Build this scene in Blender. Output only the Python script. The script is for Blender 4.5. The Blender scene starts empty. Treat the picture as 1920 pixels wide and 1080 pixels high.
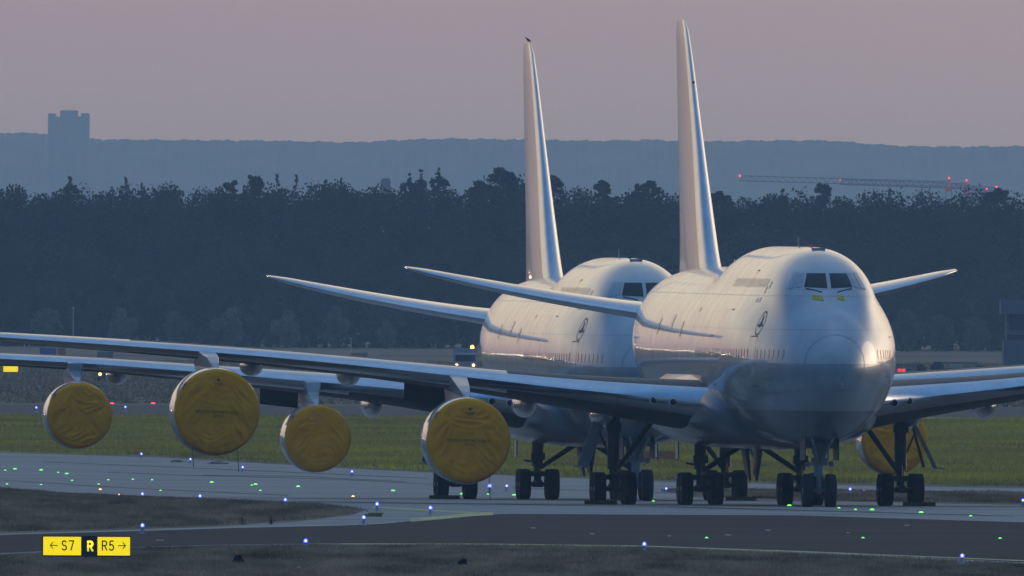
import bpy, bmesh, math, random
import numpy as np
from mathutils import Vector, Matrix
R = math.radians
random.seed(7); rng = np.random.default_rng(7)
S = bpy.context.scene; COL = S.collection

# ------------------------------------------------------------------ camera, world, light, exposure
F = 64140.0          # focal length in pixels of a 1920 wide picture
CZ = 8.5             # eye height
HY = 536.0           # horizon row
ROLL = 0.0052
cam_d = bpy.data.cameras.new('camera'); cam = bpy.data.objects.new('camera', cam_d); COL.objects.link(cam)
cam_d.sensor_width = 36; cam_d.lens = 36*F/1920; cam_d.clip_start = 5; cam_d.clip_end = 60000
cam.matrix_world = Matrix.Translation((0, 0, CZ)) @ Matrix.Rotation(R(90) - 4.0/F, 4, 'X') @ Matrix.Rotation(ROLL, 4, 'Z')
S.camera = cam

SUN_AZ = R(42)       # right of the view direction, behind the jets, measured from +Y
W = bpy.data.worlds.new('World'); S.world = W; W.use_nodes = True
nt = W.node_tree; nt.nodes.clear()
def N(nt, t, **k):
    n = nt.nodes.new(t)
    for a, v in k.items(): setattr(n, a, v)
    return n
out = N(nt, 'ShaderNodeOutputWorld'); L = nt.links.new
sky = N(nt, 'ShaderNodeTexSky', sky_type='NISHITA', sun_disc=False, sun_elevation=R(2.0), sun_rotation=SUN_AZ,
        altitude=100, air_density=1.3, dust_density=2.2, ozone_density=3.0)
bg1 = N(nt, 'ShaderNodeBackground'); bg1.inputs[1].default_value = 0.01
L(sky.outputs[0], bg1.inputs[0])
# evening glow low round the horizon, blue dusk overhead and behind the viewer
tc = N(nt, 'ShaderNodeTexCoord'); sep = N(nt, 'ShaderNodeSeparateXYZ'); L(tc.outputs['Generated'], sep.inputs[0])
def math_(op, a, b=None, c=None):
    n = N(nt, 'ShaderNodeMath', operation=op)
    for i, v in enumerate((a, b, c)):
        if v is None: continue
        if isinstance(v, (int, float)): n.inputs[i].default_value = v
        else: L(v, n.inputs[i])
    return n.outputs[0]
X_, Y_, Z_ = sep.outputs
zc = math_('MAXIMUM', Z_, 0.0)
def ramp(v, stops):
    n = N(nt, 'ShaderNodeValToRGB'); L(v, n.inputs[0]); e = n.color_ramp.elements
    e[0].position, e[0].color = stops[0][0], (*stops[0][1], 1)
    e[1].position, e[1].color = stops[-1][0], (*stops[-1][1], 1)
    for p, c in stops[1:-1]:
        q = e.new(p); q.color = (*c, 1)
    return n.outputs[0]
# elevation (sine) ramps for the side looked at and the side behind the viewer
front = ramp(zc, [(0.0, (0.31, 0.305, 0.315)), (0.0045, (0.295, 0.295, 0.31)), (0.009, (0.30, 0.24, 0.275)), (0.03, (0.50, 0.42, 0.34)), (0.09, (0.84, 0.73, 0.54)), (0.2, (0.72, 0.66, 0.54)), (0.36, (0.28, 0.33, 0.40)), (0.8, (0.27, 0.39, 0.58)), (1.0, (0.30, 0.42, 0.62))])
back = ramp(zc, [(0.0, (0.035, 0.09, 0.19)), (0.15, (0.045, 0.145, 0.33)), (0.5, (0.055, 0.18, 0.43)), (0.8, (0.14, 0.29, 0.55)), (1.0, (0.30, 0.42, 0.62))])
fb = N(nt, 'ShaderNodeMapRange', interpolation_type='SMOOTHSTEP'); L(Y_, fb.inputs[0]); fb.inputs[1].default_value = 0.60; fb.inputs[2].default_value = 0.97
mixc = N(nt, 'ShaderNodeMix', data_type='RGBA'); L(fb.outputs[0], mixc.inputs[0]); L(back, mixc.inputs[6]); L(front, mixc.inputs[7])
def lobe(az, power, zfall):
    d = N(nt, 'ShaderNodeVectorMath', operation='DOT_PRODUCT'); L(tc.outputs['Generated'], d.inputs[0]); d.inputs[1].default_value = (math.sin(az), math.cos(az), 0)
    p = math_('POWER', math_('MAXIMUM', d.outputs['Value'], 0.0), power)
    return math_('MULTIPLY', p, math_('EXPONENT', math_('MULTIPLY', zc, -zfall)))
g1 = lobe(R(-62), 6.0, 4.5); g2 = lobe(SUN_AZ, 12.0, 6.0)
ax = N(nt, 'ShaderNodeMapRange', interpolation_type='SMOOTHSTEP'); L(math_('ABSOLUTE', X_), ax.inputs[0]); ax.inputs[1].default_value = 0.05; ax.inputs[2].default_value = 0.16
g3 = math_('MULTIPLY', math_('MULTIPLY', ax.outputs[0], fb.outputs[0]), math_('EXPONENT', math_('MULTIPLY', zc, -14.0)))
def glow(f, col, k):
    n = N(nt, 'ShaderNodeBackground'); n.inputs[0].default_value = (*col, 1); L(math_('MULTIPLY', f, k), n.inputs[1]); return n.outputs[0]
bg2 = N(nt, 'ShaderNodeBackground'); L(mixc.outputs[2], bg2.inputs[0]); bg2.inputs[1].default_value = 1.0
def addsh(a, b):
    n = N(nt, 'ShaderNodeAddShader'); L(a, n.inputs[0]); L(b, n.inputs[1]); return n.outputs[0]
L(addsh(addsh(bg1.outputs[0], bg2.outputs[0]), addsh(addsh(glow(g1, (1.0, 0.66, 0.44), 0.04), glow(g2, (1.0, 0.85, 0.62), 3.6)), glow(g3, (0.56, 0.37, 0.28), 0.55))), out.inputs[0])

sun_d = bpy.data.lights.new('sun', 'SUN'); sun = bpy.data.objects.new('sun', sun_d); COL.objects.link(sun)
sun_d.energy = 0.2; sun_d.angle = R(24); sun_d.color = (1.0, 0.72, 0.5)
sd = Vector((math.sin(SUN_AZ)*math.cos(R(4)), math.cos(SUN_AZ)*math.cos(R(4)), math.sin(R(4))))
sun.rotation_euler = sd.to_track_quat('Z', 'Y').to_euler()
S.view_settings.view_transform = 'Standard'; S.view_settings.look = 'None'; S.view_settings.gamma = 1
S.view_settings.exposure = 0.06
S.cycles.volume_bounces = 1; S.cycles.max_bounces = 8; S.cycles.transparent_max_bounces = 8
S.cycles.volume_max_steps = 64

# ------------------------------------------------------------------ helpers
YS = [-300, 1000, 1104, 1262, 1430, 1500, 1800, 4500]
def TZ(Y):           # height of the airfield along the view: a low crest under the parked jets
    return float(np.interp(Y, YS, [-1.0, -0.8, -0.33, 0.357, -0.348, -0.45, -0.35, 0.0]))
def unroll(px, py): return py - (px-960)*ROLL
def G(px, py, dz=0.0):      # the spot of ground seen at a pixel of the photograph
    y = unroll(px, py) - HY; Y = CZ*F/y
    for _ in range(30): Y = 0.5*Y + 0.5*(CZ-TZ(Y))*F/y
    return Vector(((px-960 + (py-540)*ROLL)/F*Y, Y, TZ(Y)+dz))
def obj(name, verts, faces, mat, parent=None, smooth=False, mi=None):
    me = bpy.data.meshes.new(name); me.from_pydata([tuple(v) for v in verts], [], [tuple(f) for f in faces])
    for m in (mat if isinstance(mat, (list, tuple)) else [mat]): me.materials.append(m)
    if mi is not None: me.polygons.foreach_set('material_index', np.array(mi, dtype=np.int32))
    if smooth: me.polygons.foreach_set('use_smooth', np.ones(len(me.polygons), dtype=bool))
    me.update(); o = bpy.data.objects.new(name, me); COL.objects.link(o)
    if parent: o.parent = parent
    return o
def tag(o, label=None, cat=None, group=None, kind=None):
    for k, v in (('label', label), ('category', cat), ('group', group), ('kind', kind)):
        if v: o[k] = v
    return o
def empty(name, loc=(0, 0, 0), rz=0.0):
    o = bpy.data.objects.new(name, None); COL.objects.link(o); o.location = loc; o.rotation_euler = (0, 0, rz); o.empty_display_size = 0.3; return o
def dup(root, loc=None, **k):
    r = root.copy(); COL.objects.link(r)
    if loc is not None: r.location = loc
    for ch in list(root.children):
        c = ch.copy(); COL.objects.link(c); c.parent = r
        for g in list(ch.children):
            d = g.copy(); COL.objects.link(d); d.parent = c
    if k: tag(r, **k)
    return r
class MB:
    def __init__(s): s.v = []; s.f = []; s.m = []
    def add(s, vs, fs, m=0):
        n = len(s.v); s.v += [tuple(v) for v in vs]; s.f += [tuple(i+n for i in f) for f in fs]; s.m += [m]*len(fs); return s
    def box(s, lo, hi, m=0, M=None):
        x0, y0, z0 = lo; x1, y1, z1 = hi
        vs = [(x0,y0,z0),(x1,y0,z0),(x1,y1,z0),(x0,y1,z0),(x0,y0,z1),(x1,y0,z1),(x1,y1,z1),(x0,y1,z1)]
        if M is not None: vs = [tuple(M @ Vector(v)) for v in vs]
        return s.add(vs, [(0,3,2,1),(4,5,6,7),(0,1,5,4),(1,2,6,5),(2,3,7,6),(3,0,4,7)], m)
    def tube(s, a, b, r0, r1=None, n=10, m=0):
        r1 = r0 if r1 is None else r1; a, b = Vector(a), Vector(b); d = (b-a).normalized()
        u = d.orthogonal().normalized(); w = d.cross(u); vs = []
        for p, r in ((a, r0), (b, r1)):
            vs += [p + (u*math.cos(2*math.pi*i/n) + w*math.sin(2*math.pi*i/n))*r for i in range(n)]
        return s.add(vs, [(i, (i+1) % n, n+(i+1) % n, n+i) for i in range(n)] + [tuple(range(n-1, -1, -1)), tuple(range(n, 2*n))], m)
    def lathe(s, prof, o=(0,0,0), ax='y', n=40, m=0, sz=(1, 1)):   # prof: (along, radius)
        vs = []; K = len(prof)
        for (t, r) in prof:
            for i in range(n):
                c, q = math.cos(2*math.pi*i/n)*r*sz[0], math.sin(2*math.pi*i/n)*r*sz[1]
                p = (c, t, q) if ax == 'y' else ((t, c, q) if ax == 'x' else (c, q, t))
                vs.append((p[0]+o[0], p[1]+o[1], p[2]+o[2]))
        fs = [(k*n+i, k*n+(i+1) % n, (k+1)*n+(i+1) % n, (k+1)*n+i) for k in range(K-1) for i in range(n)]
        fs += [tuple(range(n)), tuple(range(K*n-1, (K-1)*n-1, -1))]
        return s.add(vs, fs, m)
    def prism(s, poly, y0, y1, m=0, f=None):   # poly in (y,z) plane, extruded along x
        n = len(poly); vs = [(y0, a, b) for a, b in poly] + [(y1, a, b) for a, b in poly]
        return s.add(vs, [(i, (i+1) % n, n+(i+1) % n, n+i) for i in range(n)] + [tuple(range(n-1, -1, -1)), tuple(range(n, 2*n))], m)
    def build(s, name, mat, parent=None, smooth=False):
        o = obj(name, s.v, s.f, mat, parent, smooth, s.m)
        bm = bmesh.new(); bm.from_mesh(o.data); bmesh.ops.recalc_face_normals(bm, faces=bm.faces); bm.to_mesh(o.data); bm.free()
        return o
def autosmooth(o, deg=35):
    bm = bmesh.new(); bm.from_mesh(o.data); a = R(deg)
    for f in bm.faces: f.smooth = True
    for e in bm.edges: e.smooth = not (len(e.link_faces) != 2 or e.calc_face_angle(0) > a)
    bm.to_mesh(o.data); bm.free(); return o
def pchip(xs, ys):
    xs = np.array(xs, float); ys = np.array(ys, float); h = np.diff(xs); d = np.diff(ys)/h; m = np.zeros(len(xs))
    m[0], m[-1] = d[0], d[-1]
    for i in range(1, len(xs)-1):
        if d[i-1]*d[i] > 0: w1 = 2*h[i]+h[i-1]; w2 = h[i]+2*h[i-1]; m[i] = (w1+w2)/(w1/d[i-1]+w2/d[i])
    def f(x):
        x = np.clip(x, xs[0], xs[-1]); i = np.clip(np.searchsorted(xs, x)-1, 0, len(h)-1); t = (x-xs[i])/h[i]
        return float((2*t**3-3*t*t+1)*ys[i] + (t**3-2*t*t+t)*h[i]*m[i] + (-2*t**3+3*t*t)*ys[i+1] + (t**3-t*t)*h[i]*m[i+1])
    return f

# ------------------------------------------------------------------ materials
def mat(name, col, rough=0.6, metal=0.0, spec=0.5, noise=0.0, scale=5.0, emit=None, es=1.0, coat=0.0, bump=0.0, stretch=None, coords='Object', det=4, col2=None):
    m = bpy.data.materials.new(name); m.use_nodes = True; t = m.node_tree; b = t.nodes['Principled BSDF']
    b.inputs['Base Color'].default_value = (*col, 1); b.inputs['Roughness'].default_value = rough; b.inputs['Metallic'].default_value = metal
    b.inputs['Specular IOR Level'].default_value = spec; b.inputs['Coat Weight'].default_value = coat; b.inputs['Coat Roughness'].default_value = 0.08
    if noise or bump:
        tcn = t.nodes.new('ShaderNodeTexCoord'); mp = t.nodes.new('ShaderNodeMapping'); t.links.new(tcn.outputs[coords], mp.inputs[0])
        if stretch: mp.inputs['Scale'].default_value = stretch
        ns = t.nodes.new('ShaderNodeTexNoise'); ns.inputs['Scale'].default_value = scale; ns.inputs['Detail'].default_value = det; ns.inputs['Roughness'].default_value = 0.65
        t.links.new(mp.outputs[0], ns.inputs['Vector'])
        if noise:
            r = t.nodes.new('ShaderNodeValToRGB'); t.links.new(ns.outputs['Fac'], r.inputs[0])
            c1 = tuple(max(0, c*(1-noise)) for c in col); c2 = col2 or tuple(min(1, c*(1+noise)) for c in col)
            r.color_ramp.elements[0].position = 0.3; r.color_ramp.elements[0].color = (*c1, 1)
            r.color_ramp.elements[1].position = 0.7; r.color_ramp.elements[1].color = (*c2, 1)
            t.links.new(r.outputs[0], b.inputs['Base Color'])
        if bump:
            bp = t.nodes.new('ShaderNodeBump'); bp.inputs['Strength'].default_value = bump; bp.inputs['Distance'].default_value = 0.05
            t.links.new(ns.outputs['Fac'], bp.inputs['Height']); t.links.new(bp.outputs[0], b.inputs['Normal'])
    if emit: b.inputs['Emission Color'].default_value = (*emit, 1); b.inputs['Emission Strength'].default_value = es
    return m
def fuselage_paint():
    m = bpy.data.materials.new('fuselage_paint'); m.use_nodes = True; t = m.node_tree; b = t.nodes['Principled BSDF']; lk = t.links.new
    tcn = t.nodes.new('ShaderNodeTexCoord'); sp = t.nodes.new('ShaderNodeSeparateXYZ'); lk(tcn.outputs['Object'], sp.inputs[0])
    def mt(op, a, b_=None):
        n = t.nodes.new('ShaderNodeMath'); n.operation = op
        for i, v in enumerate((a, b_)):
            if v is None: continue
            if isinstance(v, (int, float)): n.inputs[i].default_value = v
            else: lk(v, n.inputs[i])
        return n.outputs[0]
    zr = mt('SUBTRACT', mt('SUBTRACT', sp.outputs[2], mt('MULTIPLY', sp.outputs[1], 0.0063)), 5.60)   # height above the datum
    def mix(f, a, b_):
        n = t.nodes.new('ShaderNodeMix'); n.data_type = 'RGBA'
        lk(f, n.inputs[0])
        for i, v in ((6, a), (7, b_)):
            if isinstance(v, tuple): n.inputs[i].default_value = (*v, 1)
            else: lk(v, n.inputs[i])
        return n.outputs[2]
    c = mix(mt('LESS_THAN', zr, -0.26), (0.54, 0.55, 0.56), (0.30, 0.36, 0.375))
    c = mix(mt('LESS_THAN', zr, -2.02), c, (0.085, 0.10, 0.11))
    # faint panel joints round the body and along it
    aft = mt('GREATER_THAN', sp.outputs[1], 9.5)
    fr = mt('MULTIPLY', aft, mt('LESS_THAN', mt('FRACT', mt('MULTIPLY', sp.outputs[1], 0.36)), 0.03))
    st = t.nodes.new('ShaderNodeMapping'); lk(tcn.outputs['Object'], st.inputs[0]); st.inputs['Scale'].default_value = (0.9, 0.7, 0.5)
    ns = t.nodes.new('ShaderNodeTexNoise'); ns.inputs['Scale'].default_value = 1.3; ns.inputs['Detail'].default_value = 5; lk(st.outputs[0], ns.inputs['Vector'])
    rr = t.nodes.new('ShaderNodeMapRange'); lk(ns.outputs['Fac'], rr.inputs[0]); rr.inputs[1].default_value = .35; rr.inputs[2].default_value = .7; rr.inputs[3].default_value = 1.0; rr.inputs[4].default_value = .78
    mul = t.nodes.new('ShaderNodeMix'); mul.data_type = 'RGBA'; mul.blend_type = 'MULTIPLY'; mul.inputs[0].default_value = 1; lk(c, mul.inputs[6]); lk(rr.outputs[0], mul.inputs[7])
    c = mix(mt('MULTIPLY', fr, 0.5), mul.outputs[2], (0.15, 0.13, 0.12))
    for zz in (2.25, -1.25, 1.0):
        l = mt('LESS_THAN', mt('ABSOLUTE', mt('SUBTRACT', zr, zz)), 0.012); c = mix(mt('MULTIPLY', l, 0.5), c, (0.15, 0.13, 0.12))
    lk(c, b.inputs['Base Color']); b.inputs['Roughness'].default_value = 0.30; b.inputs['Coat Roughness'].default_value = 0.06
    band = mt('MULTIPLY', aft, mt('LESS_THAN', mt('FRACT', mt('ADD', mt('MULTIPLY', sp.outputs[1], 0.36), 0.3)), 0.16))
    inx = mt('MULTIPLY', mt('GREATER_THAN', sp.outputs[1], 11.5), mt('LESS_THAN', sp.outputs[1], 17.5)); inz = mt('MULTIPLY', mt('GREATER_THAN', zr, .15), mt('LESS_THAN', zr, 1.75))
    gh = mt('MULTIPLY', mt('MULTIPLY', inx, inz), mt('LESS_THAN', mt('FRACT', mt('MULTIPLY', sp.outputs[1], 1.9)), 0.42))
    horiz = mt('ADD', mt('LESS_THAN', mt('ABSOLUTE', mt('SUBTRACT', zr, 2.25)), .022), mt('LESS_THAN', mt('ABSOLUTE', mt('SUBTRACT', zr, 1.0)), .012))
    cw = mt('SUBTRACT', 0.95, mt('ADD', mt('ADD', mt('MULTIPLY', band, .12), mt('MULTIPLY', gh, .30)), mt('ADD', mt('MULTIPLY', horiz, .4), mt('MULTIPLY', fr, .4))))
    low = mt('LESS_THAN', zr, -0.26); cw = mt('MULTIPLY', cw, mt('SUBTRACT', 1.0, mt('MULTIPLY', low, .45))); gr = mt('MULTIPLY', cw, rr.outputs[0]); lk(gr, b.inputs['Coat Weight'])
    # slight skin waviness between frames
    n2 = t.nodes.new('ShaderNodeTexNoise'); n2.inputs['Scale'].default_value = 0.9; lk(tcn.outputs['Object'], n2.inputs['Vector'])
    bp = t.nodes.new('ShaderNodeBump'); bp.inputs['Strength'].default_value = 0.2; bp.inputs['Distance'].default_value = 0.01; lk(n2.outputs['Fac'], bp.inputs['Height']); lk(bp.outputs[0], b.inputs['Normal']); lk(bp.outputs[0], b.inputs['Coat Normal'])
    return m
M = {}
M['paint'] = fuselage_paint()
M['white'] = mat('white_paint', (0.30, 0.29, 0.28), 0.3, noise=0.12, scale=0.5, coat=0.45)
M['wing'] = mat('wing_grey_paint', (0.065, 0.07, 0.075), 0.5, noise=0.12, scale=0.5, spec=0.25, stretch=(2, .5, 1))
M['fairing'] = mat('fairing_paint', (0.13, 0.145, 0.155), 0.3, noise=0.3, scale=0.7, coat=0.6, stretch=(1, .3, 1.5), bump=0.25)
M['pylon'] = mat('pylon_paint', (0.34, 0.36, 0.38), 0.35, coat=0.6)
M['smudge'] = mat('old_marking_smudge', (0.36, 0.37, 0.38), 0.4, coat=.75)
M['door'] = mat('gear_door_sky_sheen', (0.78, 0.80, 0.82), 0.5, noise=0.08)  # brighter base colour stands in for sky reflected in the glossy door
M['slat'] = mat('bare_leading_edge', (0.66, 0.69, 0.73), 0.22, metal=0.92, noise=0.08, scale=1.2)
M['lip'] = mat('polished_inlet_lip', (0.62, 0.63, 0.65), 0.22, metal=0.9)
M['nacelle'] = mat('nacelle_paint', (0.60, 0.62, 0.64), 0.25, noise=0.08, scale=1.0, coat=1.0)
M['darkmetal'] = mat('exhaust_metal', (0.10, 0.095, 0.09), 0.45, metal=0.7, noise=0.2)
M['gear'] = mat('gear_paint', (0.30, 0.32, 0.33), 0.5, noise=0.25, scale=3)
M['geardark'] = mat('oily_gear_steel', (0.06, 0.062, 0.065), 0.5, metal=0.3, noise=0.3, scale=4)
M['tyre'] = mat('tyre_rubber', (0.018, 0.018, 0.019), 0.85, noise=0.2, scale=6)
M['rim'] = mat('wheel_rim', (0.28, 0.29, 0.30), 0.45, metal=0.5)
M['glass'] = mat('cockpit_glass', (0.008, 0.016, 0.018), 0.1, spec=0.22)
M['glass2'] = mat('side_glass_reflection', (0.34, 0.37, 0.39), 0.1, spec=0.8)  # pale base colour holds the reflection on the cockpit side panes
M['cwin'] = mat('cabin_window_glass', (0.30, 0.30, 0.32), 0.12, spec=0.7, coat=.8)
M['blind'] = mat('taped_window', (0.50, 0.44, 0.38), 0.45, coat=.8)
M['line'] = mat('dark_line_paint', (0.05, 0.065, 0.10), 0.5)
M['joint_grey'] = mat('radome_joint_sealant', (0.30, 0.33, 0.37), 0.5)
M['frame'] = mat('window_frame_paint', (0.5, 0.52, 0.54), 0.4)
M['tape'] = mat('yellow_tape', (0.55, 0.47, 0.04), 0.6, noise=0.4, scale=12)
M['cover'] = mat('ochre_tarpaulin', (0.98, 0.35, 0.008), 0.8, spec=0.1, noise=0.16, scale=1.6, bump=0.35)
M['ink'] = mat('black_stencil_ink', (0.03, 0.025, 0.015), 0.8)
M['strap'] = mat('black_strap', (0.02, 0.02, 0.022), 0.8)
M['chock'] = mat('ochre_chock', (0.26, 0.155, 0.035), 0.8, noise=0.35, scale=6)
M['black'] = mat('black_housing', (0.015, 0.016, 0.018), 0.5)
M['signyellow'] = mat('lit_yellow_face', (0.8, 0.62, 0.01), 0.5, emit=(1.0, 0.78, 0.0), es=0.85)
M['markred'] = mat('dim_red_lamp', (0.5, 0.02, 0.02), 0.4, emit=(1, .03, .05), es=1.4)
M['signink'] = mat('sign_ink', (0.03, 0.02, 0.005), 0.6)
M['signletter'] = mat('lit_yellow_letter', (0.8, 0.62, 0.01), 0.5, emit=(1.0, 0.80, 0.05), es=0.8)
M['blue'] = mat('blue_lamp', (0.02, 0.03, 0.8), 0.3, emit=(0.05, 0.07, 1.0), es=2.6)
M['bluecore'] = mat('blue_lamp_core', (0.5, 0.6, 1), 0.3, emit=(0.45, 0.52, 1.0), es=3.0)
M['green'] = mat('green_lamp', (0.1, 0.8, 0.1), 0.3, emit=(0.16, 1.0, 0.10), es=2.0)
M['red'] = mat('red_lamp', (0.8, 0.02, 0.02), 0.3, emit=(1.0, 0.03, 0.05), es=4)
M['amber'] = mat('amber_lamp', (0.9, 0.4, 0.1), 0.3, emit=(1.0, 0.42, 0.08), es=8)
M['head'] = mat('headlamp', (1, .8, .6), 0.3, emit=(1.0, 0.50, 0.20), es=7)
M['lightgrey'] = mat('light_grey_metal', (0.45, 0.46, 0.48), 0.5)
M['orange'] = mat('orange_paint', (0.42, 0.15, 0.05), 0.6, noise=0.15)
M['darkpaint'] = mat('dark_vehicle_paint', (0.04, 0.045, 0.055), 0.5)
M['cargreen'] = mat('pale_truck_paint', (0.30, 0.31, 0.34), 0.5, noise=0.1)
M['carglass'] = mat('vehicle_glass', (0.02, 0.025, 0.03), 0.1)
M['beige'] = mat('beige_sheet', (0.40, 0.33, 0.27), 0.8)
M['sack'] = mat('sand_sack', (0.24, 0.20, 0.10), 0.9, noise=0.4, scale=5)
M['markerbox'] = mat('yellow_marker', (0.25, 0.24, 0.05), 0.7)
M['plastic'] = mat('white_litter', (0.62, 0.64, 0.66), 0.6)
M['crane'] = mat('crane_paint', (0.16, 0.10, 0.10), 0.7)
M['cranered'] = mat('crane_red', (0.6, 0.04, 0.05), 0.6, emit=(1.0, 0.04, 0.08), es=0.12)
M['concrete'] = mat('pale_concrete', (0.13, 0.14, 0.16), 0.8, noise=0.1, scale=0.3)
M['bwin'] = mat('building_glass', (0.03, 0.035, 0.05), 0.15)
M['bark'] = mat('bark', (0.018, 0.016, 0.015), 0.95, spec=0.1)
M['feather'] = mat('dark_feather', (0.02, 0.02, 0.02), 0.8)
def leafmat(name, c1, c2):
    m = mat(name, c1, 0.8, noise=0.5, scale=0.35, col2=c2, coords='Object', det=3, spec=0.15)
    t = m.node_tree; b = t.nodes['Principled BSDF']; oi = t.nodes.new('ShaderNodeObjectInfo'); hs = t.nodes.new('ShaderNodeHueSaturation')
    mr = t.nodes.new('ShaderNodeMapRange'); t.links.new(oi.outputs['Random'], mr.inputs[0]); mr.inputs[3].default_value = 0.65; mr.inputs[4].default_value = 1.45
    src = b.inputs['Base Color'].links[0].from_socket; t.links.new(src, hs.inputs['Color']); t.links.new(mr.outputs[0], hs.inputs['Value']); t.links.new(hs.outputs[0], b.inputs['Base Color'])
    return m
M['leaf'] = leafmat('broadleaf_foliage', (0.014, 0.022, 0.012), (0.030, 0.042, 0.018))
M['leafpale'] = leafmat('pale_young_foliage', (0.16, 0.155, 0.11), (0.23, 0.21, 0.15))
M['leafmid'] = leafmat('olive_foliage', (0.030, 0.040, 0.022), (0.055, 0.066, 0.034))
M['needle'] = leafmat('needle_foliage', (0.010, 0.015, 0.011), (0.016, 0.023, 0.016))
M['ground'] = mat('airfield_soil_and_turf', (0.29, 0.205, 0.125), 0.95, noise=0.55, scale=0.4, col2=(0.25, 0.20, 0.14), stretch=(.8, .10, 1), det=9, spec=0.1)
M['meadow'] = mat('meadow_turf', (0.36, 0.28, 0.065), 0.95, noise=0.4, scale=0.11, col2=(0.50, 0.40, 0.05), stretch=(0.12, 0.35, 1), det=7, spec=0.1)
M['pave'] = mat('pale_concrete_pavement', (0.36, 0.325, 0.29), 0.75, noise=0.26, scale=0.5, stretch=(0.10, 0.35, 1), det=8, spec=0.04)
M['farpave'] = mat('far_pavement', (0.12, 0.105, 0.09), 0.8, noise=0.15, scale=0.1, spec=0.04)
M['asphalt'] = mat('dark_asphalt', (0.044, 0.046, 0.044), 0.8, noise=0.30, scale=0.5, stretch=(0.09, 0.4, 1), det=8, spec=0.04)
M['joint'] = mat('bitumen_joint', (0.05, 0.048, 0.048), 0.8)
M['lineyellow'] = mat('worn_yellow_marking', (0.58, 0.52, 0.20), 0.8, noise=0.35, scale=0.8)
M['linepale'] = mat('worn_pale_marking', (0.40, 0.38, 0.30), 0.8, noise=0.3, scale=0.8)
M['blade'] = mat('dry_grass_blades', (0.46, 0.28, 0.16), 0.95, noise=0.65, scale=0.5, stretch=(.9, .10, 1), det=6, col2=(0.70, 0.44, 0.25), spec=0.1)
M['bladegreen'] = mat('meadow_blades', (0.72, 0.40, 0.14), 0.95, noise=0.45, scale=0.30, col2=(0.80, 0.60, 0.05), stretch=(.15, .10, 1), det=5, spec=0.1)
M['hill'] = mat('wooded_hill', (0.035, 0.045, 0.028), 0.95, noise=0.9, scale=0.03, spec=0.0, col2=(0.12, 0.12, 0.07), stretch=(1, .3, 2.5), det=7)

# ------------------------------------------------------------------ ground
def sheet(name, pts, m, dz):
    """flat polygon given as world XY, cut where the airfield changes slope, laid on it"""
    bm = bmesh.new(); vs = [bm.verts.new((p[0], p[1], 0)) for p in pts]; f = bm.faces.new(vs)
    for y in YS:
        bmesh.ops.bisect_plane(bm, geom=bm.verts[:]+bm.edges[:]+bm.faces[:], plane_co=(0, y, 0), plane_no=(0, 1, 0))
    bmesh.ops.triangulate(bm, faces=bm.faces)
    for v in bm.verts: v.co.z = TZ(v.co.y)+dz
    bmesh.ops.recalc_face_normals(bm, faces=bm.faces)
    for f in bm.faces:
        if f.normal.z < 0: f.normal_flip()
    me = bpy.data.meshes.new(name); bm.to_mesh(me); bm.free(); me.materials.append(m)
    o = bpy.data.objects.new(name, me); COL.objects.link(o); return o
def psheet(name, px, m, dz): return sheet(name, [G(a, b) for a, b in px], m, dz)
gv = []; gf = []
ys = [-280, 1000, 1104, 1262, 1430, 1500, 1800, 4500, 9000, 28300]
xs = [-2900, -1000, -200, 200, 1000, 2900]
for y in ys:
    for x in xs: gv.append((x, y, TZ(y)))
for j in range(len(ys)-1):
    for i in range(len(xs)-1): a = j*len(xs)+i; gf.append((a, a+1, a+len(xs)+1, a+len(xs)))
tag(obj('ground', gv, gf, M['ground']), kind='structure')
tag(psheet('meadow', [(-900, 775), (3000, 783), (3000, 905), (1900, 903), (1200, 893), (700, 878), (300, 852), (-900, 838)], M['meadow'], 0.004), kind='structure')
far_edge = [(-900, 845), (0, 849), (300, 858), (470, 868), (640, 878), (800, 886), (1000, 894), (1250, 904), (1600, 911), (1920, 916), (3000, 926)]
near_edge = [(3000, 1100), (2300, 1073), (1920, 1058), (1600, 1042), (1200, 1025), (900, 1021), (600, 1021), (400, 1023), (200, 1029), (0, 1040), (-900, 1100)]
tag(psheet('taxiway', far_edge+near_edge, M['pave'], 0.008), kind='structure')
tag(psheet('asphalt_taxiway', [(-900, 1012), (0, 1004), (200, 998), (450, 990), (680, 984), (800, 975), (900, 966), (960, 964), (1500, 967), (1920, 980), (3000, 1003)] +
    [(3000, 1094), (2300, 1069), (1920, 1055), (1600, 1039), (1200, 1023.5), (900, 1019.5), (600, 1019.5), (400, 1022), (200, 1028), (0, 1038), (-900, 1096)], M['asphalt'], 0.012), kind='structure')
island = [(-900, 905), (0, 914), (300, 933), (540, 943), (640, 950), (685, 957), (660, 966), (560, 978), (400, 988), (200, 995), (0, 1001), (-900, 1009)]
tag(psheet('grass_island', island, M['ground'], 0.012), kind='structure')
verge = [(1235, 918), (1600, 920), (2000, 926), (3000, 936), (3000, 962), (2000, 949), (1750, 944), (1500, 939), (1300, 932)]
tag(psheet('grass_verge', verge, M['ground'], 0.012), kind='structure')
tag(psheet('runway', [(-900, 757), (3000, 767), (3000, 785), (-900, 776)], M['farpave'], 0.008), kind='structure')
tag(psheet('road', [(-900, 664), (3000, 668), (3000, 671.5), (-900, 667.5)], M['farpave'], 0.008), kind='structure')
def stripe(name, pts, w, m, dz):   # w: width in photo rows
    up = [G(a, b) for a, b in pts]; lo = [G(a, b+w) for a, b in pts]
    return tag(sheet(name, [tuple(p[:2]) for p in up+lo[::-1]], m, dz), kind='structure')
stripe('edge_line', [(640, 1019.8), (900, 1020), (1208, 1024), (1500, 1034), (1800, 1046.3), (1960, 1053), (2600, 1080)], 1.7, M['lineyellow'], 0.016)
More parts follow.
